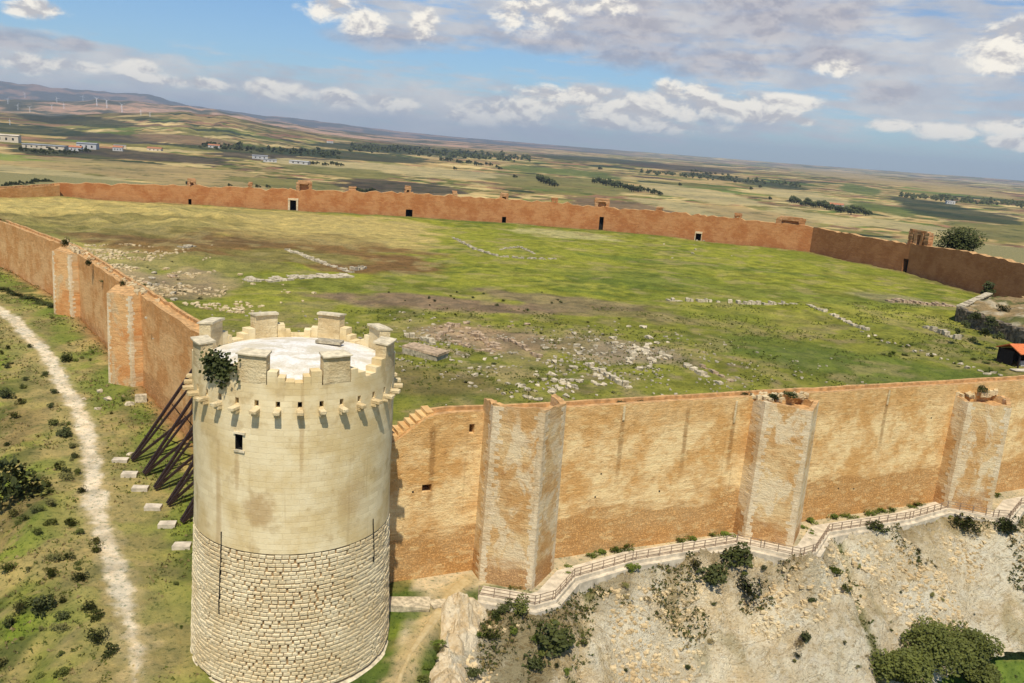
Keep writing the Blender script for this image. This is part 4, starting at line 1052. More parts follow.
for z in (1.72, 1.38, 1.04):
    mb = MB()
    for a, b in zip(RP, RP[1:]): mb.bar((a.x, a.y, z), (b.x, b.y, z), .05, .06)
    child(mb.build('rail', M['railwood']), rl)

# ------------------------------------------------------------------ shrubs and trees
def foliage(n, rx, rz_, leaf, seed, clumps=7, mat='leaf', trunk=False):
    r = random.Random(seed); mb = MB(); cl_ = []
    for i in range(clumps):
        a = r.uniform(0, 6.283); q = r.uniform(.0, .75)*rx; cl_.append((q*math.cos(a), q*math.sin(a), r.uniform(.25, .85)*rz_, r.uniform(.3, .55)*rx))
    for i in range(n):
        c = r.choice(cl_); d = Vector((r.gauss(0, 1), r.gauss(0, 1), r.gauss(0, .8))).normalized()*c[3]*r.uniform(.35, 1.)**.5
        p = Vector(c[:3])+d
        if p.z < .02: p.z = r.uniform(.02, .2)
        u = Vector((r.gauss(0, 1), r.gauss(0, 1), r.gauss(0, .6))).normalized(); v = u.orthogonal().normalized(); s = leaf*r.uniform(.6, 1.4)
        mb.quad(p-u*s-v*s*.55, p+u*s-v*s*.55, p+u*s*.8+v*s*.55, p-u*s*.8+v*s*.55)
    return mb
protos = {}
def shrub_mesh(kind, i):
    key = (kind, i)
    if key not in protos:
        mb = foliage(420, 1., 1.15, .085, hash(kind) % 97*0+i*13+len(kind), 6)
        me = bpy.data.meshes.new('shrub'); me.from_pydata(mb.v, [], mb.f); me.materials.append(M[kind]); protos[key] = me
    return protos[key]
CN = {'leaf': 'green', 'leafdark': 'blackish green', 'leafolive': 'olive', 'leafgreen': 'bright green', 'dry': 'straw-coloured', 'palestone': 'pale', 'greystone': 'grey', 'pinkstone': 'brown'}
seen_px = {}
def describe(p, s, label, group, kind):
    px, py = proj(p); q = seen_px.setdefault(group, []); q.append((px, py)); return label
made = []
def relabel():
    by = {}
    for o, p, s, kind in made:
        if o.get('group'): by.setdefault(o['group'], []).append((o, p, s, kind))
    for gname, L in by.items():
        if len(L) < 6: continue
        P_ = [proj(q[1]) for q in L]; xs_ = sorted(a for a, b in P_); ys_ = sorted(b for a, b in P_); ss_ = sorted(q[2] for q in L); n = len(L); HXW = ['far left', 'left', 'middle', 'right', 'far right']; VYW = ['top', 'upper', 'central', 'lower', 'bottom']
        for (o, p, s, kind), (x, y) in zip(L, P_):
            hx = HXW[min(4, xs_.index(x)*5//n)]; vy = VYW[min(4, ys_.index(y)*5//n)]
            sz = 'tiny' if s < ss_[n//3] else ('larger' if s > ss_[2*n//3] else 'mid-sized')
            base = o['label'].replace('small ', '').replace('loose ', '').replace('tiny ', '')
            cw = CN.get(kind, '')
            lab = sz+' '+(cw+' ' if cw and cw.split()[-1] not in base and 'dark' not in base else '')+base
            for cand in (lab+', '+vy+' '+hx+' part', sz+' '+base+', '+vy+' '+hx+' part', base+', '+vy+' '+hx+' part', base+', '+hx+' part', lab, base):
                if len(cand.replace(',', '').split()) <= 16: break
            o['label'] = cand
def shrub(p, s, label, group, kind='leaf', sz=1., name='shrub'):
    o = bpy.data.objects.new(name, shrub_mesh(kind, rnd.randrange(5))); COL.objects.link(o)
    o.location = (p[0], p[1], p[2]-.1*s); o.scale = (s*rnd.uniform(.85, 1.15), s*rnd.uniform(.85, 1.15), s*sz*rnd.uniform(.8, 1.1)); o.rotation_euler[2] = rnd.uniform(0, 6.28)
    made.append((o, Vector(p), s, kind)); return tag(o, label, 'shrub', group)
HO = lambda px, py: hit(px, py, ho)
HI = lambda px, py: hit(px, py, hi)
# individually visible bushes on the left slope
for px, py, s, lab in ((66, 362, 1.5, 'round dark bush right beside the pale path, near its upper bend'), (10, 500, 4.0, 'big black-green bush on the slope at the left edge of the picture'),
                       (40, 613, 1.3, 'dark bush low on the dry slope near the bottom left of the picture'), (78, 580, 1.0, 'olive bush just left of the path low in the picture'),
                       (97, 643, 1.0, 'dark bush left of the lower end of the path'), (66, 437, 1.3, 'dark bush touching the left edge of the path at its middle'), (8, 398, 1.5, 'dark bush near the left picture edge above the big black one')):
    shrub(HO(px, py), s, lab, None, 'leafdark')
for i in range(80):
    px = rnd.uniform(0, 90); py = rnd.uniform(345, 680)
    edge_x = np.interp(py, [320, 345, 414, 480, 560, 650], [5, 34, 72, 84, 100, 122])
    px = min(px, edge_x-6) if rnd.random() < .8 else px*edge_x/90
    if px < 0: continue
    shrub(HO(px, py), rnd.uniform(.3, .95), 'small scrubby bush on the slope left of the path', 'bushes on the left slope', rnd.choice(['leaf', 'leaf', 'leafdark', 'leafolive']))
for i in range(26):
    px = rnd.uniform(20, 190); py = rnd.uniform(300, 640)
    edge_x = np.interp(py, [300, 345, 414, 480, 560, 650], [5, 60, 96, 108, 128, 150])
    if px < edge_x+6 or (100 < px < 192 and py < 400) or (px > 115 and 450 < py < 560): continue
    shrub(HO(px, py), rnd.uniform(.25, .6), 'low green bush on the grass strip between the path and the left wall', 'bushes between path and wall', rnd.choice(['leaf', 'leafgreen']))
# plants below the walkway on the scarp
SC = lambda px, py: hit(px, py, lambda a, b: np.where(outd(a, b, UPL) > .3, scz(a, b), ho(a, b)))
for px, py, s, kd, lab in ((403, 545, 1., 'leafgreen', None),
    (735, 568, 2.7, 'leafdark', 'largest dark shrub hanging below the walkway left of the middle buttress tower'), (748, 598, 2.3, 'leafdark', 'dark shrub trailing down the scarp under the largest cluster'), (712, 585, 2.3, 'leafdark', 'dark shrub at the left end of the cluster under the walkway'),
    (806, 641, 1.0, 'leafdark', 'lone round dark bush on the smooth courses of the scarp'), (874, 530, 1.7, 'leafdark', 'dark shrub hanging under the walkway right of the middle tower'),
    (960, 528, 2.3, 'leafdark', 'wide dark shrub under the walkway below the right-hand tower'), (1003, 532, 2.2, 'leafdark', 'dark shrub at the right picture edge under the walkway'),
    (836, 575, 1.3, 'leafgreen', 'upper green shrub in the crease of the scarp'), (846, 592, 1.2, 'leafgreen', 'lower green shrub in the crease of the scarp'), (558, 648, 2.7, 'leafdark', 'dark shrub in the hollow below the nearest tower'),
    (520, 612, 1.4, 'leaf', 'green shrub just under the walkway corner by the nearest tower'), (536, 668, 1.6, 'leafdark', 'dark shrub at the picture bottom right of the rock outcrop'), (632, 571, 1.1, 'leafgreen', 'green shrub under the walkway right of the nearest tower'),
    (492, 640, 1.3, 'leaf', 'leafy shrub at the right foot of the rock outcrop'), (695, 545+28, 1.2, 'leafolive', 'olive shrub below the walkway left of the dark cluster')):
    if lab: shrub(SC(px, py), s, lab, None, kd, .8)
for i in range(58):
    px = rnd.uniform(575, 1020); py = rnd.uniform(560, 680)
    if rnd.random() < .35: py = rnd.uniform(520, 570)
    p = SC(px, py)
    if float(outd(np.array([p.x]), np.array([p.y]), UPL)[0]) < .8: continue
    shrub(p, rnd.uniform(.22, .6)*rnd.choice([1, 1, 1.4]), 'small weed bush rooted in the stone scarp below the walkway', 'weeds on the scarp', rnd.choice(['leaf', 'leafolive', 'leafdark', 'dry']), .7)
for i in range(16):
    px = rnd.uniform(470, 585); py = rnd.uniform(605, 680)
    p = SC(px, py); shrub(p, rnd.uniform(.4, .9), 'green bush in the overgrown hollow below the nearest tower', 'bushes in the hollow', rnd.choice(['leaf', 'leafgreen', 'leafdark']), .9)
# green strips along the foot of the front wall
def at_front(x, d): p = Vector((x, FA(x)))+fn*d; return (p.x, p.y, .4)
for x in list(np.arange(10, 16, 1.5))+list(np.arange(21, 28, 1.5))+list(np.arange(39, 53, 1.8))+[55, 56, 69, 70, 71]:
    if rnd.random() < .8: shrub(at_front(x, rnd.uniform(.4, .9)), rnd.uniform(.8, 1.1), 'weed tuft at the foot of the front curtain wall', 'weeds at the wall foot', 'leafgreen', .5)
for dx, dd in ((36.9, 1.6), (37.2, 2.6), (36.6, 3.4), (35.4, 4.6), (31, 4.0), (29.6, 3.2), (7.0, 2.4), (6.2, 3.6), (0, 4.2), (1., 4.8)):
    shrub(at_front(dx, dd), .6, 'low weed growing at the foot of a buttress tower', 'weeds at the buttress feet', 'leafgreen', .5)
# ditch by the round tower
for i in range(20):
    px = rnd.uniform(385, 470); py = rnd.uniform(600, 690)
    p = HO(px, py)
    if segd(np.array([p.x]), np.array([p.y]), TRAILD)[0] < 1.1 or math.hypot(p.x-TX, p.y-TY) < 9.6: continue
    shrub(p, rnd.uniform(.35, .8), 'green bush beside the dirt trail at the foot of the round tower', 'bushes along the trail', rnd.choice(['leafgreen', 'leaf']), .6)
# row of low black-green leaf clumps along the dark strip at left
for i in range(15):
    u = i/14; px = -6+u*58; py = 285+18*u+rnd.uniform(-1, 1)+3
    p = HO(px, py); shrub(p, 1.15+.35*u, 'black-green leaf clump in the dark strip left of the farther red tower', 'dark scrub strip', 'leafdark', .45)  # leaf clumps fill the dark strip; whether it is scrub is uncertain
# wall-top plants
for x, z, s, lab in ((30.5, 17.3, 1.0, 'scrub on top of the middle buttress tower, left tuft'), (33.2, 17.3, 1.0, 'scrub on top of the middle buttress tower, right tuft'), (28., 17.2, .8, 'low green tuft on the wall walk left of the middle tower'),
                     (12.5, 17.2, .8, 'low green tuft on the wall walk right of the nearest tower'), (63.2, 16.2, 1., 'tall dark tuft on the farthest right buttress tower'), (15, 17.2, .6, 'small tuft on the wall walk further right of the nearest tower')):
    p = Vector((x, FA(x)))-fn*.9 if s < .9 else Vector((x, FA(x)))+fn*.6
    shrub((p.x, p.y, z), s, lab, None, 'leafdark', .7)
for s_, z, sz, lab in ((74.5, 17.9, 1.2, 'dark bush sprouting from the top of the farther red tower'), (30., 17.6, .9, 'small bush on top of the nearer red tower'), (54, 17.2, 1., 'bush on the left wall between its two towers')):
    q = on_left(s_); shrub((q[0]+ln.x*1., q[1]+ln.y*1., z), sz, lab, None, 'leafdark', 1.)
mb = MB()
for i in range(150):
    t = rnd.uniform(22, 95) if i % 3 else rnd.choice([rnd.gauss(36, 4), rnd.gauss(76, 4)]); q = Vector(on_left(t))-ln*rnd.uniform(.8, 3.); sz = rnd.uniform(.2, .7)
    mb.box((q.x, q.y, 16.45+rnd.uniform(0, .3)), (sz, sz*.8, sz*.7), rnd.uniform(0, 3), sz*.15)
tag(mb.build('wall_walk_rubble', M['brokenstone']), 'broken stones lying along the top of the left curtain wall', 'rubble', kind='stuff')
# interior scrub
for i in range(24):
    px = rnd.gauss(560, 110); py = rnd.uniform(318, 395)
    if not (400 < px < 900): continue
    p = HI(px, py); shrub(p, rnd.uniform(.25, .6), 'small weed clump scattered in the meadow near the ruins', 'weeds in the meadow', rnd.choice(['leaf', 'leafdark', 'leafolive']), .6)
for i in range(22):
    px = rnd.uniform(385, 640); py = 300+rnd.gauss(0, 6)+.02*(px-400)
    p = HI(px, py); shrub(p, rnd.uniform(.25, .5), 'dark thistle tuft on the bare brown strip', 'thistles on the brown strip', 'leafdark', .8)
for i in range(24):
    u = rnd.random(); px = 865+150*u; py = 345+26*u+rnd.uniform(-8, 9)
    p = HI(px, py); shrub(p, rnd.uniform(.35, .8), 'dark green weed clump on the rough grass near the hut', 'weeds near the hut', rnd.choice(['leaf', 'leafgreen']), .6)
for i in range(12):
    px = rnd.uniform(100, 200); py = rnd.uniform(262, 300)
    shrub(HI(px, py), rnd.uniform(.3, .7), 'weed bush on the rubble bank behind the left wall', 'weeds on the rubble bank', 'leafolive', .6)
# loose weed cover, uncountable
def scatter(name, n, fpos, leaf, mat):
    mb = MB(); r = random.Random(n)
    for i in range(n):
        p = fpos(r)
        if p is None: continue
        for q in range(3):
            u = Vector((r.gauss(0, 1), r.gauss(0, 1), .3)).normalized(); s = leaf*r.uniform(.5, 1.3); c = Vector(p)+Vector((r.gauss(0, s), r.gauss(0, s), s*.3))
            v = Vector((r.gauss(0, .4), r.gauss(0, .4), 1)).normalized()
            mb.add([c-u*s, c+u*s, c+v*s*1.3], [(0, 1, 2)])
    o = mb.build(name, mat); return tag(o, kind='stuff')
def pin(r):
    x = r.uniform(-30, 95); y = FA(x)+r.uniform(6, 75)
    if vnoise(np.array([x/6]), np.array([y/6]), 8)[0] < .45: return None
    return (x, y, float(hi(np.array([x]), np.array([y]))[0]))
def pout(r):
    s = r.uniform(-60, 130); d = r.uniform(1, 45); p = Vector((-42.5, 107.9))+Vector((-.626, .779))*s+ln*d
    if segd(np.array([p.x]), np.array([p.y]), PATHD)[0] < 1.9: return None
    if vnoise(np.array([p.x/4]), np.array([p.y/4]), 9)[0] < .4: return None
    return (p.x, p.y, float(ho(np.array([p.x]), np.array([p.y]))[0]))
tag(scatter('meadow_weeds', 7000, pin, .16, M['leaf']), 'short rough weeds scattered through the meadow grass', 'weeds')
tag(scatter('slope_weeds', 9000, pout, .16, M['leaf']), 'short rough weeds scattered over the dry hillside', 'weeds')
tag(scatter('slope_dry_grass', 5000, pout, .18, M['dry']), 'dry straw-coloured grass tufts on the hillside', 'dry grass')

def tree(name, p, h, w_, label, group=None, mat='leafdark', n=900, leaf=.3, seed=1):
    root = empty(name, p, label, 'tree', group)
    mb = MB(); mb.tube((0, 0, -.3), (0, 0, h*.55), .07*h*.5, .03*h*.5, 7)
    r = random.Random(seed)
    for i in range(5):
        a = i*1.26; mb.tube((0, 0, h*.3), (math.cos(a)*w_*.5, math.sin(a)*w_*.5, h*.65), .02*h, .006*h, 5)
    mb.build('trunk', M['bark'], root)
    mb = foliage(n, w_, h*.95, leaf, seed, 22); c = mb.build('crown', M[mat], root); c.location = (0, 0, h*.12)
    return root
P = atz(957, 251, 16); 
d = ray(957, 251); t_ = 289/math.hypot(d.x, d.y); 
tree('tree', (d.x*t_, d.y*t_, CH+d.z*t_-3.4), 9.2, 6.0, 'broad round dark tree standing behind the right end wall beside a ruined turret', mat='leafdark', n=5000, leaf=.26, seed=4)
p = HI(986, 300); tree('tree', p, 4.6, 1.7, 'small pointed dark tree between the excavated ruin and the right wall', n=700, leaf=.24, seed=5)
p = HI(1006, 302); shrub(p, 1.3, 'bush right of the small pointed tree at the foot of the right wall', None, 'leaf')
# big shrub bottom right
for px, py, s, sd_, lab in ((928, 668, 4.3, 21, 'largest leafy green tree at the bottom right foot of the scarp'), (968, 662, 3.2, 22, 'leafy green tree right of the largest one at the foot of the scarp'), (896, 684, 3.2, 23, 'leafy green tree left of the largest one at the foot of the scarp'), (985, 682, 2.2, 24, 'low leafy green tree nearest the bottom right corner')):
    p = SC(px, py); p.z = float(ho(np.array([p.x]), np.array([p.y]))[0])
    tree('tree', p, s*.85, s, lab, 'green trees at the scarp foot', 'leaf', 6500, .13, sd_)
# ivy on the tower parapet
mb = MB(); r = random.Random(9)
for i in range(700):
    a = -D(28)+r.gauss(0, D(5)); z = ZC+1.25+r.gauss(0, .42)-abs(r.gauss(0, .2)); 
    if r.random() < .25: z -= r.uniform(.2, .9); a = -D(28)+r.choice([-.1, 0.03, .07])+r.gauss(0, .03)
    p = Vector(cyl(a, RO+.12+abs(r.gauss(0, .22))*(1 if z > ZC-.3 else .4), z)); u = Vector((r.gauss(0, 1), r.gauss(0, 1), r.gauss(0, 1))).normalized(); v = u.orthogonal(); s = r.uniform(.07, .16)
    mb.quad(p-u*s-v*s*.6, p+u*s-v*s*.6, p+u*s+v*s*.6, p-u*s+v*s*.6)
o = mb.build('ivy', M['leafdark']); o.location = (TX, TY, 0); tag(o, 'dark green trailing plant hanging over the round tower parapet between two merlons', 'climbing plant')

# ------------------------------------------------------------------ rocks, ruins and rubble
def rock_mesh(seed, mat):
    r = random.Random(seed); bm = bmesh.new(); bmesh.ops.create_cube(bm, size=1.)
    bmesh.ops.subdivide_edges(bm, edges=bm.edges[:], cuts=1, use_grid_fill=True)
    for v in bm.verts:
        v.co = v.co*(1+.1*r.uniform(-1, 1)); v.co = v.co.lerp(v.co.normalized()*.55, .35); v.co += Vector((r.uniform(-.1, .1), r.uniform(-.1, .1), r.uniform(-.08, .08)))
    me = bpy.data.meshes.new('stone'); bm.to_mesh(me); bm.free(); me.materials.append(M[mat]); return me
RM = {m_: [rock_mesh(i+len(m_), m_) for i in range(5)] for m_ in ('palestone', 'greystone', 'pinkstone')}
def stone(p, s, label, group, mat='palestone', flat=.55):
    o = bpy.data.objects.new('stone', rnd.choice(RM[mat])); COL.objects.link(o); o.location = (p[0], p[1], p[2]+s*flat*.25)
    o.scale = (s*rnd.uniform(.8, 1.5), s*rnd.uniform(.6, 1.), s*flat*rnd.uniform(.7, 1.2)); o.rotation_euler = (rnd.uniform(-.2, .2), rnd.uniform(-.2, .2), rnd.uniform(0, 3.1))
    made.append((o, Vector(p), s, mat)); return tag(o, label, 'stone', group)
def cluster(n, px, py, sx_, sy_, smin, smax, label, group, mats=('palestone', 'greystone')):
    for i in range(n):
        p = HI(px+rnd.gauss(0, sx_), py+rnd.gauss(0, sy_))
        if not bool(inpoly(np.array([p.x]), np.array([p.y]), FORT)[0]) or FA(p.x)+4 > p.y: continue
        stone(p, rnd.uniform(smin, smax), label, group, rnd.choice(mats))
cluster(60, 560, 385, 34, 9, .35, .95, 'pale loose stone in the rubble spread behind the nearest buttress tower', 'stones behind the nearest tower')
cluster(45, 600, 350, 30, 9, .4, 1.1, 'pale loose stone in the middle of the meadow ruins', 'stones in the middle ruins')
cluster(30, 648, 353, 10, 7, .5, 1.4, 'white loose stone in the bright heap right of the ruins', 'stones in the bright heap', ('palestone',))
cluster(22, 480, 370, 22, 12, .3, .7, 'loose stone in the grass left of the rubble spread', 'stones left of the rubble')
cluster(24, 470, 335, 26, 8, .4, .9, 'brown loose stone on the reddish brick footings', 'stones on the brick footings', ('pinkstone',))
cluster(14, 420, 325, 18, 8, .3, .6, 'loose stone on the grass near the brown bare strip', 'stones near the brown strip')
cluster(16, 160, 283, 22, 10, .5, 1.2, 'loose stone on the bank behind the left wall', 'stones behind the left wall', ('pinkstone', 'greystone'))
cluster(14, 700, 245, 26, 6, .4, .9, 'loose stone in the far meadow below the back wall', 'stones near the back wall')
# row of stones near the hut
for i in range(22):
    u = i/21; p = HI(862+138*u, 334+43*u+rnd.uniform(-2, 2)); stone(p, rnd.uniform(.4, .9), 'stone of the broken row that crosses the meadow towards the hut', 'stone row towards the hut', rnd.choice(('palestone', 'greystone')))
for px, py in ((130, 405), (98, 410), (108, 400), (100, 392), (130, 455), (84, 400)): stone(HO(px, py), rnd.uniform(.6, 1.), 'loose stone on the grass near the nearer red tower', 'stones by the red tower', 'palestone')
# rubble too small to count on the scarp
def rubble(name, n, fpos, s0, s1, mats, label):
    mb = MB(); r = random.Random(n+3)
    for i in range(n):
        p = fpos(r)
        if p is None: continue
        s = r.uniform(s0, s1); mb.box((p[0], p[1], p[2]), (s*r.uniform(.7, 1.4), s*r.uniform(.6, 1.1), s*.6), r.uniform(0, 3), s*.14)
    o = mb.build(name, mats); return tag(o, label, 'rubble', kind='stuff')
def brush(zone):
    def f(r):
        x = r.uniform(-1, 86); y = FA(x)-r.uniform(3, 24); A = np.array([x]); B = np.array([y]); de = float(outd(A, B, UPL)[0])
        if de < .35 or de > 13: return None
        n = fbm(A, B, 4.2, 3, 301)[0]; w_ = (.30 if 17 < x < 31 else 0)+(.22 if x < 8 else 0)+(.12 if x > 52 else 0)
        cr_ = min(abs(x-41.3-(97-y)*.10), abs(x-9.6+(80-y)*.10))
        if zone == 'top': ok = n+w_-.045*de > .56 and de < 7
        else: ok = cr_ < .9 and n > .35
        return (x, y, float(scz(A, B)[0])+.05) if ok else None
    return f
tag(scatter('scarp_brush', 16000, brush('top'), .17, M['leafdark']), 'dark low brush matted over the top of the scarp', 'brush')
tag(scatter('scarp_dry_brush', 9000, brush('top'), .18, M['dry']), 'brown dry brush matted over the top of the scarp', 'brush')
tag(scatter('crease_plants', 9000, brush('crease'), .18, M['leaf']), 'green plants filling the creases of the scarp', 'plants')
def prs(r):
    x = r.uniform(-2, 85); y = FA(x)-r.uniform(6, 26)
    de = float(outd(np.array([x]), np.array([y]), UPL)[0])
    if de < 1 or de > 13 or vnoise(np.array([x/5]), np.array([y/5]), 3)[0] < .42: return None
    return (x, y, float(scz(np.array([x]), np.array([y]))[0]))
rubble('scarp_rubble', 6500, prs, .12, .5, M['brokenstone'], 'small pale stones lying on the scarp')
def pri(r):
    x = r.gauss(8, 20); y = 118+r.gauss(0, 11)
    if not (FA(x)+5 < y) or vnoise(np.array([x/4]), np.array([y/4]), 5)[0] < .5: return None
    return (x, y, float(hi(np.array([x]), np.array([y]))[0])+.05)
def pbank(r):
    t = r.uniform(18, 92); q = Vector(on_left(t))-ln*(3.5+abs(r.gauss(0, 9)))
    if vnoise(np.array([q.x/5]), np.array([q.y/5]), 6)[0] < .5: return None
    return (q.x, q.y, float(hi(np.array([q.x]), np.array([q.y]))[0])+.08)
rubble('bank_rubble', 1300, pbank, .2, .7, M['brokenstone'], 'brown broken stones on the bank behind the left wall')
rubble('ruin_rubble', 1500, pri, .12, .42, M['greystone'], 'small stones littering the ground around the ruins')

def lowwall(pts, w_, h, label, mat='palestone', name='ruined_wall', step=.8, group=None, cat='ruined wall'):
    P = [HI(*q) for q in pts]; mb = MB(); c0 = P[0]
    for a, b in zip(P, P[1:]):
        L = (b-a).length; n = max(1, int(L/step)); ang_ = math.atan2(b.y-a.y, b.x-a.x)
        for i in range(n):
            p = a.lerp(b, (i+.5)/n); hh = h*rnd.uniform(.1, 1.)
            z = float(hi(np.array([p.x]), np.array([p.y]))[0])
            k_ = max(1, int(round(w_/1.1)))
            for j in range(k_):
                if rnd.random() < .16: continue
                o_ = (j+.5)/k_*w_-w_/2; mb.box((p.x-math.sin(ang_)*o_-c0.x, p.y+math.cos(ang_)*o_-c0.y, z-c0.z+hh/2-.25), (L/n*rnd.uniform(.75, 1.1), w_/k_*rnd.uniform(.8, 1.1), hh+.5), ang_+rnd.uniform(-.15, .15), .14)
    o = mb.build(name, M[mat]); o.location = c0; return tag(o, label, cat, group)
lowwall([(243, 280), (350, 276)], 4.2, .5, 'broad pale stone floor strip on the brown patch at the far left', 'palestone', 'stone_pavement', 1.4, cat='stone floor')
lowwall([(287, 250), (318, 262), (352, 273)], 1.4, .6, 'straight pale low wall slanting across the brown patch', 'palestone')
lowwall([(180, 248), (196, 246)], 1.6, .7, 'short pale stone footing left on the brown patch', 'greystone')
lowwall([(352, 270), (364, 268)], 2., .8, 'short stone stub at the right end of the pale floor strip', 'greystone')
lowwall([(453, 238), (476, 250), (500, 257), (530, 259), (556, 259)], 1., .5, 'curved grey stone footing in the far middle of the meadow', 'greystone')
lowwall([(500, 250), (520, 247), (535, 254)], .8, .4, 'faint stone footing inside the curved one', 'greystone')
lowwall([(667, 301), (700, 302), (740, 304), (797, 304)], 1.1, .8, 'long straight pale footing in the right part of the meadow', 'palestone')
lowwall([(808, 305), (832, 315), (850, 324), (868, 331)], 1.1, .6, 'slanting broken footing at the right end of the long straight one', 'palestone')
lowwall([(682, 364), (700, 374), (722, 385)], 1.0, .5, 'short double footing near the wall, left one of the pair', 'palestone')
lowwall([(698, 364), (716, 374), (732, 382)], .7, .4, 'thin brown footing beside the pale short one near the wall', 'pinkstone')
lowwall([(584, 364), (606, 376), (630, 389)], .9, .7, 'slanting pale footing in the rubble right of the nearest tower', 'palestone')
lowwall([(404, 337), (420, 339), (434, 346)], .8, .7, 'thin pale wall stub behind the sunken vault', 'palestone')
lowwall([(888, 302), (915, 303), (954, 306)], 2.6, .7, 'low brown stone bank in the meadow near the right wall', 'pinkstone')
lowwall([(922, 327), (940, 333), (958, 340)], 1.2, .9, 'dark low stone footing left of the excavated ruin', 'greystone')
for pts, lab in ((((438, 338), (450, 326), (470, 330)), 'brick footing at the left end of the red footings'), (((470, 330), (486, 342), (500, 345)), 'brick footing in the middle of the red footings'), (((500, 338), (520, 346), (540, 358)), 'brick footing at the right end of the red footings'),
                 (((446, 342), (470, 348), (496, 352)), 'brick footing closest to the camera among the red footings'), (((455, 335), (476, 336), (500, 350)), 'brick footing enclosed by the other red footings')):
    lowwall(list(pts), .8, .6, lab, 'pinkstone')
# sunken vault with pale slab roof
p = HI(425, 356); v = empty('vault_ruin', p, 'low pale slab-roofed vault with a dark opening right beside the round tower top', 'ruin', rz=-.55)
mb = MB(); mb.box((0, 0, .95), (6.5, 2.8, .35), 0, .12); mb.build('roof_slab', M['pinkstone'], v)
mb = MB(); mb.box((0, 1.1, .35), (6, .5, 1.0), 0, .08); mb.box((0, -1.1, .35), (6, .5, 1.0), 0, .08); mb.box((2.8, 0, .35), (.5, 2., 1.), 0, .08); mb.build('wall', M['greystone'], v)
mb = MB(); mb.box((-2.4, 0, .35), (.2, 1.7, .8)); mb.build('opening', M['unlit_black'], v)

# ruined turrets standing on the back and right walls
def turret(px, py, poly, w_, h, label, mat='redruin', gap=True, zb=None, back=2.2, frame=False):
    s = s_on(poly, px, py); p, t = pt_on(poly, s); n_ = Vector((-t.y, t.x))
    z0 = float(np.interp(s, [q[0] for q in (btop if poly is BW else rtop)], [q[1] for q in (btop if poly is BW else rtop)]))-.2 if zb is None else zb
    root = empty('ruined_turret', (p.x, p.y, z0), label, 'ruined turret', rz=math.atan2(t.y, t.x))
    for sx in (-1, 1):
        mb = MB()
        hh = h*rnd.uniform(.75, 1.); zz = -.3
        while zz < hh:
            st = rnd.uniform(.45, .8); mb.box((sx*(w_/2-.5)+rnd.uniform(-.1, .1), .9+rnd.uniform(-.08, .08), zz+st/2), (w_*.24*rnd.uniform(.8, 1.15), 1.3, st), 0, .1); zz += st
        mb.build('pier', M[mat], root)
    mb = MB(); zz = h*.62
    for i in range(3):
        mb.box((rnd.uniform(-.15, .15), 1.0, zz+.3), (w_*rnd.uniform(.8, 1.05), 1.1, .5), 0, .14); zz += .45
    mb.build('lintel', M[mat], root)
    if gap:
        mb = MB(); mb.box((0, 2.0, h*.3), (w_, .5, h*.75), 0, .1); mb.build('rear_wall', M[mat], root)
    return root
turret(304, 192, BW, 5.5, 3.6, 'ruined gate turret above the arched doorway in the back wall', 'redruin')
turret(408, 192, BW, 2.6, 2.2, 'dark broken stub on the back wall right of the gate turret')
turret(504, 198, BW, 3.4, 1.8, 'low broken stub on the back wall in the middle')
turret(602, 206, BW, 5.4, 3.4, 'ruined two-pier turret on the back wall above a dark doorway')
turret(192, 186, BW, 3.0, 2.2, 'low broken turret on the back wall at left')
for tx, tlab in ((250, 'small crumbling stump on the back wall left of the gate turret'), (352, 'small crumbling stump on the back wall right of the gate turret'), (455, 'tiny brick stump on the back wall between two stubs'), (555, 'low brick stump on the back wall left of the two-pier turret'), (660, 'low brick stump on the back wall right of the two-pier turret'), (740, 'small brick stump on the back wall towards the right corner')):
    turret(tx, 200, BW, rnd.uniform(1.6, 3.), rnd.uniform(.7, 1.3), tlab, gap=False)
turret(790, 224, BW, 9., 2.2, 'wide crumbling brick stub near the right corner of the back wall')
turret(697, 228, BW, 5.8, 2.0, 'square brick remains around an opening low in the back wall', zb=16.5)
tr = turret(916, 246, RW, 9.0, 5.2, 'tall ruined brick turret with openings rising above the right wall', 'redruin')
for x in (-1.6, 1.5):
    mb = MB(); mb.box((x, .9, 1.9), (1.3, 1.2, 4.2), 0, .16); mb.build('pier', M['redruin'], tr)
turret(52, 186, LW[4:], 2.6, 2.2, 'dark broken stub where the back wall meets the shaded left end', zb=19.) if False else None

# excavated ruin at the right edge: rubble mound held by a stone wall
A_ = atz(957, 321, 14); B_ = atz(988, 300, 15.5); 
er = empty('excavated_ruin', (A_.x+12, A_.y, 14), 'raised rubble mound held by a shade-darkened retaining wall at the right edge of the meadow', 'ruin')
poly = [(A_.x, A_.y), (A_.x+1.2, A_.y-24), (A_.x+34, A_.y-14), (A_.x+42, A_.y+30), (B_.x, B_.y)]
xs_ = np.arange(A_.x-1, A_.x+44, .8); ys_ = np.arange(A_.y-26, B_.y+8, .8)
o = heightmesh('rubble_fill', xs_, ys_, lambda x, y: 16.6+(fbm(x, y, 5, 4, 15)-.5)*3.4+sstep(0, 10, segd(x, y, poly, True))*.8, lambda x, y: inpoly(x, y, poly), M['ground'],
               lambda x, y: mixn(mixn(np.tile(np.array([.30, .21, .10]), (len(x), 1)), (.12, .12, .04), sstep(.5, .62, fbm(x, y, 4, 4, 17))), (.44, .36, .23), sstep(.60, .70, fbm(x, y, 2.5, 3, 18))))
child(o, er)
mb = MB()
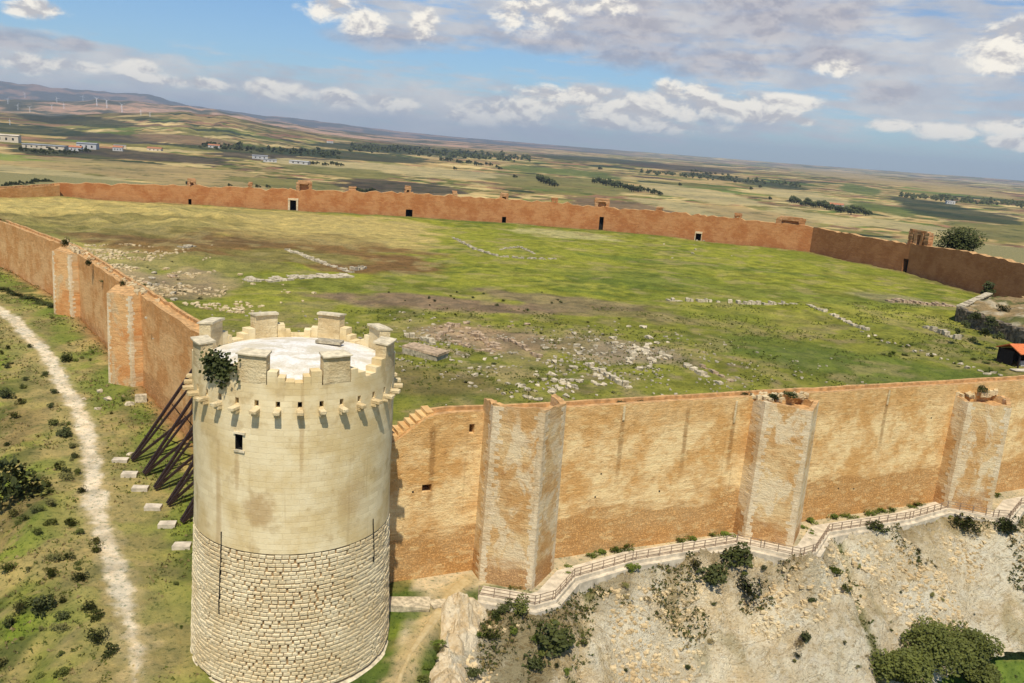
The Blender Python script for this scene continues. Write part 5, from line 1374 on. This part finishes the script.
for a, b, hh in ((poly[0], poly[1], 3.1), (poly[4], poly[0], 3.2)):
    a = Vector(a); b = Vector(b); L = (b-a).length; n = int(L/1.1); an_ = math.atan2(b.y-a.y, b.x-a.x)
    for i in range(n):
        p = a.lerp(b, (i+.5)/n); z = 13.2
        while z < 13.6+hh:
            st = rnd.uniform(.45, .75); mb.box((p.x+rnd.uniform(-.1, .1), p.y+rnd.uniform(-.1, .1), z+st/2), (L/n*1.05, 1.1, st*1.02), an_, .1); z += st
child(mb.build('retaining_wall', plain_mat('shaded_field_stone', (.17, .135, .09), .95, .5, 1.5)), er)  # stone colour darkened to paint in the unlit side of the ruin
mb = MB(); a = Vector(poly[4]); b = Vector(poly[0]); L = (b-a).length; an_ = math.atan2(b.y-a.y, b.x-a.x)
for i in range(12):
    p = a.lerp(b, (i+.5)/12); mb.box((p.x, p.y, 17.15), (L/12*.99, 1.5, .3), an_, .05)
child(mb.build('coping', M['palestone']), er)
for px, py, s in ((976, 318, 1.7), (990, 324, 1.8), (1003, 312, 1.7), (1012, 318, 1.0), (966, 326, 1.2), (984, 334, 1.5), (1000, 338, 1.2), (958, 333, 1.0), (972, 341, 1.1)):
    d = ray(px, py); t_ = (16.4-CH)/d.z; shrub((d.x*t_, d.y*t_, 16.2), s, 'dark bush growing on the excavated rubble mound', 'bushes on the excavated mound', 'leafdark', .9)

# open hut with orange roof
p = HI(1010, 366); hut = empty('hut', (p.x+3.0, p.y+1.5, p.z), 'small dark open hut with an orange tiled roof at the right edge of the picture', 'hut', rz=.25)
mb = MB()
mb.add([(-3.6, -2.6, 2.5), (3.6, -2.6, 2.5), (3.6, 0, 3.6), (-3.6, 0, 3.6), (3.6, 2.6, 2.5), (-3.6, 2.6, 2.5), (-3.6, -2.6, 2.34), (3.6, -2.6, 2.34), (3.6, 0, 3.44), (-3.6, 0, 3.44), (3.6, 2.6, 2.34), (-3.6, 2.6, 2.34)],
       [(0, 1, 2, 3), (3, 2, 4, 5), (7, 6, 9, 8), (8, 9, 11, 10), (0, 6, 7, 1), (5, 4, 10, 11), (0, 3, 9, 6), (3, 5, 11, 9), (1, 7, 8, 2), (2, 8, 10, 4)]); mb.build('roof', M['orangetile'], hut)
for x in (-3.2, 3.2):
    for y in (-2.2, 2.2): mb = MB(); mb.box((x, y, 1.2), (.2, .2, 2.6)); mb.build('post', M['shaded_wood'], hut)
mb = MB(); mb.box((0, 2.2, 1.2), (6.2, .12, 2.4)); mb.box((3.2, 0, 1.2), (.12, 4.2, 2.4)); mb.box((-3.2, .6, 1.2), (.12, 3., 2.4)); mb.build('wall', M['shaded_wood'], hut)
mb = MB(); mb.box((-1.5, -1.2, .5), (.9, .5, .9)); mb.build('white_sack', M['white'], hut)
mb = MB(); mb.box((-2.2, -3.8, .06), (7, 1.4, .2), 0, .05); mb.build('floor_slab', M['concrete'], hut)

# rock outcrop between trail and scarp
xs = np.linspace(-5.2, 2.2, 60); ys = np.linspace(58, 75.6, 120)
X, Y = np.meshgrid(xs, ys)
cx = -2.9+(75-Y)*.03+1.6*(fbm(X*0, Y, 4, 3, 89)-.5)
rg = 1-np.abs(fbm(X, Y, 3.2, 4, 88)-.5)*3.2; blk = np.floor(fbm(X*1.3, Y, 1.9, 2, 90)*6)/6
prof = np.clip(1.25-np.abs(X-cx)/(1.9+1.2*(fbm(X*0, Y, 2.5, 2, 91)-.5)), 0, 1)**.6*np.clip((75.6-Y)/2.2, 0, 1)
Z = ho(X, Y, False)-1.2+prof*(1.1+1.7*rg+1.6*(blk-.5)+.5*fbm(X, Y, .6, 3, 92))
idx = np.arange(X.size).reshape(X.shape)
me = bpy.data.meshes.new('rock_outcrop'); me.from_pydata(list(zip(X.ravel(), Y.ravel(), Z.ravel())), [], [(idx[j, i], idx[j, i+1], idx[j+1, i+1], idx[j+1, i]) for j in range(len(ys)-1) for i in range(len(xs)-1)])
tag(link('rock_outcrop', me, M['rock']), 'jagged pale rock outcrop between the dirt trail and the stone scarp', 'rock')
# pale slab by the tower foot
mb = MB(); p = HO(408, 608); mb.box((0, 0, .2), (4.2, 1.8, .8), .1, .2); mb.box((2.9, .5, .0), (1.6, 1.2, .6), .3, .2)
o = mb.build('stone_platform', M['palestone']); o.location = (p.x, p.y, p.z); tag(o, 'low pale stone platform at the wall foot right of the round tower', 'platform')

# ------------------------------------------------------------------ raking iron props and concrete blocks by the left wall
bases = [HO(px, py) for px, py in ((132, 462), (144, 476), (155, 491), (168, 507), (182, 524))]
ords = ['farthest from the camera', 'second from the far end', 'third, in the middle', 'second nearest the camera', 'nearest the camera']
for i, b in enumerate(bases):
    root = empty('wall_prop', b, 'dark iron raking prop frame leaning on the left wall, '+ords[i], 'prop', 'iron props on the left wall')
    nrm_ = Vector((.775, .63, 0)); tdir_ = Vector((.63, -.775, 0))
    rel = (Vector((b.x, b.y))-Vector((-42.5, 107.9))).dot(Vector((-.775, -.63))); 
    for (z1, off, ww) in ((12.6, -.4, .32), (12.0, .5, .26), (7.6, .5, .28)):
        mb = MB(); e = nrm_*(rel-.1); mb.bar(tdir_*off*.5+Vector((0, 0, .3)), (e.x+tdir_.x*off*2, e.y+tdir_.y*off*2, z1-b.z), ww, ww); mb.build('strut', M['iron'], root)
    mb = MB(); e = nrm_*rel
    for f1, f2 in ((.35, .5), (.6, .75)):
        mb.bar((e.x*f1, e.y*f1, .3+(12.2-b.z)*f1), (e.x*f2, e.y*f2, .3+(7.4-b.z)*f2), .12, .12)
    mb.build('brace', M['iron'], root)
for i, (px, py) in enumerate(((124, 462), (133, 476), (144, 491), (157, 510), (171, 527), (186, 548))):
    p = HO(px, py); mb = MB(); mb.box((0, 0, .15), (1.8, 1.1, .5), 0, .05)
    o = mb.build('concrete_block', M['concrete']); o.location = (p.x-.4, p.y, p.z); o.rotation_euler[2] = .15
    tag(o, ['pale concrete block farthest up the row beside the iron props', 'pale concrete block second from the far end of the row', 'third pale concrete block counted from the far end of the row', 'third pale concrete block counted from the round tower end', 'second pale concrete block from the round tower', 'pale concrete block touching the round tower outline, nearest the camera'][i], 'block', 'concrete blocks along the props')
    tag(o)
p = HO(141, 402); mb = MB(); mb.box((0, 0, .5), (1.6, 1.1, 1.1), 0, .05); o = mb.build('concrete_block', M['palestone']); o.location = p; o.rotation_euler[2] = .4; tag(o, 'lone white cube block on the grass by the nearer red tower', 'block')

# ------------------------------------------------------------------ things far out on the plain
def PL(px, py):
    d = ray(px, py); t = np.geomspace(600, 40000, 6000); X = d.x*t; Y = d.y*t; Z = CH+d.z*t; b = Z < plain_z(X, Y)
    i = int(np.argmax(b)) if b.any() else len(t)-1
    return Vector((X[i], Y[i], float(plain_z(X[i:i+1], Y[i:i+1])[0])))
mb = foliage(240, 1., 1.5, .16, 33, 8)
tcr = bpy.data.meshes.new('crown'); tcr.from_pydata(mb.v, [], mb.f); tcr.materials.append(M['leafdark'])
mb = MB(); mb.tube((0, 0, -.2), (0, 0, .9), .12, .07, 6); ttr = bpy.data.meshes.new('trunk'); ttr.from_pydata(mb.v, [], mb.f); ttr.materials.append(M['bark'])
def fartree(px, py, hpx, label, group):
    p = PL(px, py); r = math.hypot(p.x, p.y); h = hpx*r/CF
    o = empty('far_tree', p, label, 'tree', group); s = h/1.7; o.scale = (s*rnd.uniform(1., 1.4), s*rnd.uniform(1., 1.4), s)
    made.append((o, p.copy(), hpx, 'leafdark'))
    for nm, m_ in (('crown', tcr), ('trunk', ttr)):
        c = bpy.data.objects.new(nm, m_); COL.objects.link(c); c.parent = o
    return o
def treerow(x0, y0, x1, y1, n, hpx, label, group, j=1.):
    for i in range(n):
        u = (i+rnd.random()*.7)/n; fartree(x0+(x1-x0)*u, y0+(y1-y0)*u+rnd.uniform(-j, j), hpx*rnd.uniform(.7, 1.25), label, group)
treerow(592, 182, 640, 193, 14, 6, 'dark tree in the long row on the plain behind the back wall turret', 'tree row behind the turret')
treerow(640, 190, 662, 196, 6, 5, 'dark tree in the short row right of the long row', 'short tree row')
treerow(538, 181, 556, 187, 7, 7, 'dark tree in the tight clump on the plain left of the long row', 'tree clump')
treerow(350, 191, 378, 193, 9, 4, 'low dark tree on the plain just above the back wall', 'trees above the back wall')
treerow(790, 203, 835, 210, 16, 6, 'dark tree in the row left of the white farmhouse', 'tree row by the white farmhouse')
treerow(835, 211, 870, 215, 12, 6, 'dark tree in the row right of the white farmhouse', 'trees right of the white farmhouse', 2)
treerow(2, 187, 52, 183, 16, 4, 'dark tree in the row beyond the wall at the far left', 'trees beyond the far left wall')
treerow(440, 160, 500, 168, 12, 4, 'small dark tree among the middle fields', 'trees in the middle fields')
treerow(310, 164, 345, 166, 9, 3.5, 'small dark tree by the long white sheds', 'trees by the sheds')
treerow(20, 152, 90, 154, 14, 4, 'dark tree around the white farm at left', 'trees around the left farm', 2)
treerow(690, 172, 740, 178, 10, 2.5, 'tiny dark tree far out in the right fields', 'tiny trees at right')
for px, py in ((188, 185), (230, 187), (258, 188), (268, 188), (500, 170), (515, 178), (735, 183), (751, 190), (760, 188), (600, 170), (455, 170), (770, 200), (680, 186)):
    fartree(px, py, 3.5, 'single small dark tree alone on the open plain', 'lone trees on the plain')
# woods too dense to count
for name_, x0, y0, x1, y1, n, th_, hpx in (('far_woodland', 350, 148, 530, 160, 260, 3.5, 3.2), ('far_woodland', 120, 158, 420, 166, 0, 3, 3), ('far_woodland', 640, 172, 800, 186, 150, 2., 2.6), ('far_woodland', 900, 196, 1024, 206, 150, 2.5, 3), ('far_woodland', 200, 146, 340, 156, 160, 3, 3)):
    if not n: continue
    mb = MB(); r = random.Random(n)
    for i in range(n):
        u = r.random(); p = PL(x0+(x1-x0)*u, y0+(y1-y0)*u+r.gauss(0, th_*.5)); rr_ = math.hypot(p.x, p.y); h = hpx*rr_/CF*r.uniform(.6, 1.1)
        for q in range(14):
            d = Vector((r.gauss(0, 1), r.gauss(0, 1), r.gauss(0, .6))).normalized()*h*.6; c = p+d*r.random()+Vector((0, 0, h*.5)); uu = Vector((r.gauss(0, 1), r.gauss(0, 1), r.gauss(0, 1))).normalized(); vv = uu.orthogonal().normalized(); s = h*.28
            mb.quad(c-uu*s-vv*s, c+uu*s-vv*s, c+uu*s+vv*s, c-uu*s+vv*s)
    tag(mb.build(name_, M['leafdark']), 'dense dark woodland strip far out on the plain', 'woodland', kind='stuff')
def house(px, py, wpx, hpx, label, wallm='white', roofm='tile', group=None, flat=False, rz=None):
    p = PL(px, py); r = math.hypot(p.x, p.y); k_ = r/CF; W = wpx*k_; Hh = hpx*k_; Dp = max(10., min(W*.6, 30.))
    root = empty('farm_building', p, label, 'building', group, rz=(rnd.uniform(-.2, .2) if rz is None else rz)-math.atan2(p.x, p.y)*.5)
    mb = MB(); mb.box((0, 0, Hh*.4-.5), (W, Dp, Hh*.8+1)); mb.build('wall', M[wallm], root)
    mb = MB(); e = Hh*.8; t_ = Hh*(.12 if flat else .35)
    mb.add([(-W*.52, -Dp*.55, e), (W*.52, -Dp*.55, e), (W*.52, 0, e+t_), (-W*.52, 0, e+t_), (W*.52, Dp*.55, e), (-W*.52, Dp*.55, e)], [(0, 1, 2, 3), (3, 2, 4, 5), (0, 3, 5), (1, 4, 2), (0, 5, 4, 1)]); mb.build('roof', M[roofm], root)
    if wpx >= 6:
        for i in range(3):
            mb = MB(); mb.box(((i-1)*W*.28, -Dp/2-.05, Hh*.38), (W*.08, .2, Hh*.3)); mb.build('window', M['unlit_black'], root)
    return root
for px, py, w_, h_, lab, wm, rm, fl in ((88, 149, 16, 6, 'tall white farm block at left among dark trees', 'white', 'greyroof', True), (76, 151, 10, 4, 'small white building left of the tall white block', 'white', 'tile', False),
        (50, 149, 28, 4, 'long grey shed left of the white farm', 'cream', 'greyroof', True), (32, 148, 14, 4, 'pale shed next to the long grey shed', 'cream', 'greyroof', True), (8, 142, 18, 7, 'big yellow building cut by the left picture edge', 'cream', 'cream', True),
        (118, 151, 8, 4, 'small white house right of the tall white block', 'white', 'tile', False), (155, 151, 12, 3, 'low farmhouse with red roof in the dark strip', 'cream', 'tile', False), (260, 159, 14, 4, 'white farmhouse left of the long white sheds', 'white', 'greyroof', True),
        (270, 162, 12, 3, 'low white shed under the farmhouse', 'white', 'greyroof', True), (300, 164, 18, 3.5, 'long white shed with flat roof right of the farmhouse', 'white', 'white', True), (836, 208, 12, 4, 'white farmhouse between two tree rows on the right plain', 'white', 'tile', False),
        (950, 204, 7, 3, 'small white house far right among woods', 'white', 'white', True), (805, 196, 0, 0, '', '', '', 0), (120, 148, 10, 3, 'grey shed behind the small white house', 'cream', 'greyroof', True),
        (214, 148, 10, 3, 'small pale house in the middle distance at left', 'white', 'tile', False), (330, 143, 6, 2.5, 'tiny pale house left of centre near the hills', 'white', 'tile', False)):
    if w_: house(px, py, w_, h_, lab, wm, rm, 'farm buildings on the plain', fl)
# wind turbines
mb = MB(); mb.tube((0, 0, 0), (0, 0, 80), 2.6, 1.6, 10); tm = bpy.data.meshes.new('mast'); tm.from_pydata(mb.v, [], mb.f); tm.materials.append(M['turbine'])
mb = MB(); mb.box((0, 1.5, 81), (4, 11, 4)); nm_ = bpy.data.meshes.new('nacelle'); nm_.from_pydata(mb.v, [], mb.f); nm_.materials.append(M['turbine'])
mb = MB()
mb.add([(-1.6, -4.4, 0), (1.6, -4.4, 0), (.5, -4.4, 40), (-.3, -4.4, 40), (-1.2, -3.6, 0), (1.2, -3.6, 0), (.4, -4.0, 40), (-.2, -4.0, 40)], [(0, 1, 2, 3), (7, 6, 5, 4), (0, 4, 5, 1), (1, 5, 6, 2), (2, 6, 7, 3), (3, 7, 4, 0)])
bmx = bpy.data.meshes.new('blade'); bmx.from_pydata(mb.v, [], mb.f); bmx.materials.append(M['turbine'])
TP = [(97, 106), (107, 108), (122, 112), (18, 110), (30, 112), (52, 110), (10, 125), (57, 103), (83, 101), (141, 115), (8, 104), (25, 98), (64, 109), (150, 117)]
TL = ['leftmost of the three prominent wind turbines on the near ridge', 'middle of the three prominent wind turbines on the near ridge', 'rightmost of the three prominent wind turbines on the near ridge', None]
for i, (px, py) in enumerate(TP):
    p = PL(px, py); r = math.hypot(p.x, p.y); sc_ = (9.5 if i < 3 else 6)*r/CF/120
    lab = TL[i] if i < 3 else 'faint distant wind turbine on the hills at left'
    o = empty('wind_turbine', p-Vector((0, 0, 2)), lab, 'wind turbine', 'wind turbines on the hills' if i > 2 else None, rz=rnd.uniform(-.5, .5)); o.scale = (sc_*1.3, sc_*1.3, sc_)
    if i > 2: made.append((o, p.copy(), sc_+i*.001, ''))
    for nn_, mm_ in (('mast', tm), ('nacelle', nm_)): c = bpy.data.objects.new(nn_, mm_); COL.objects.link(c); c.parent = o
    ph = rnd.uniform(0, 2)
    for q in range(3): c = bpy.data.objects.new('blade', bmx); COL.objects.link(c); c.parent = o; c.location = (0, 0, 81); c.rotation_euler = (0, ph+q*2.094, 0)

relabel()
# ------------------------------------------------------------------ haze
mb = MB(); mb.box((0, 0, 420), (100000, 100000, 1000))
hz = mb.build('haze', None); tag(hz, kind='stuff')
hm = bpy.data.materials.new('haze'); hm.use_nodes = True; nt = hm.node_tree; nt.nodes.clear()
pv = nt.nodes.new('ShaderNodeVolumePrincipled'); pv.inputs['Color'].default_value = (.76, .87, 1., 1); pv.inputs['Density'].default_value = 3.5e-5; pv.inputs['Anisotropy'].default_value = .1
out = nt.nodes.new('ShaderNodeOutputMaterial'); nt.links.new(pv.outputs[0], out.inputs['Volume']); hz.data.materials.append(hm)
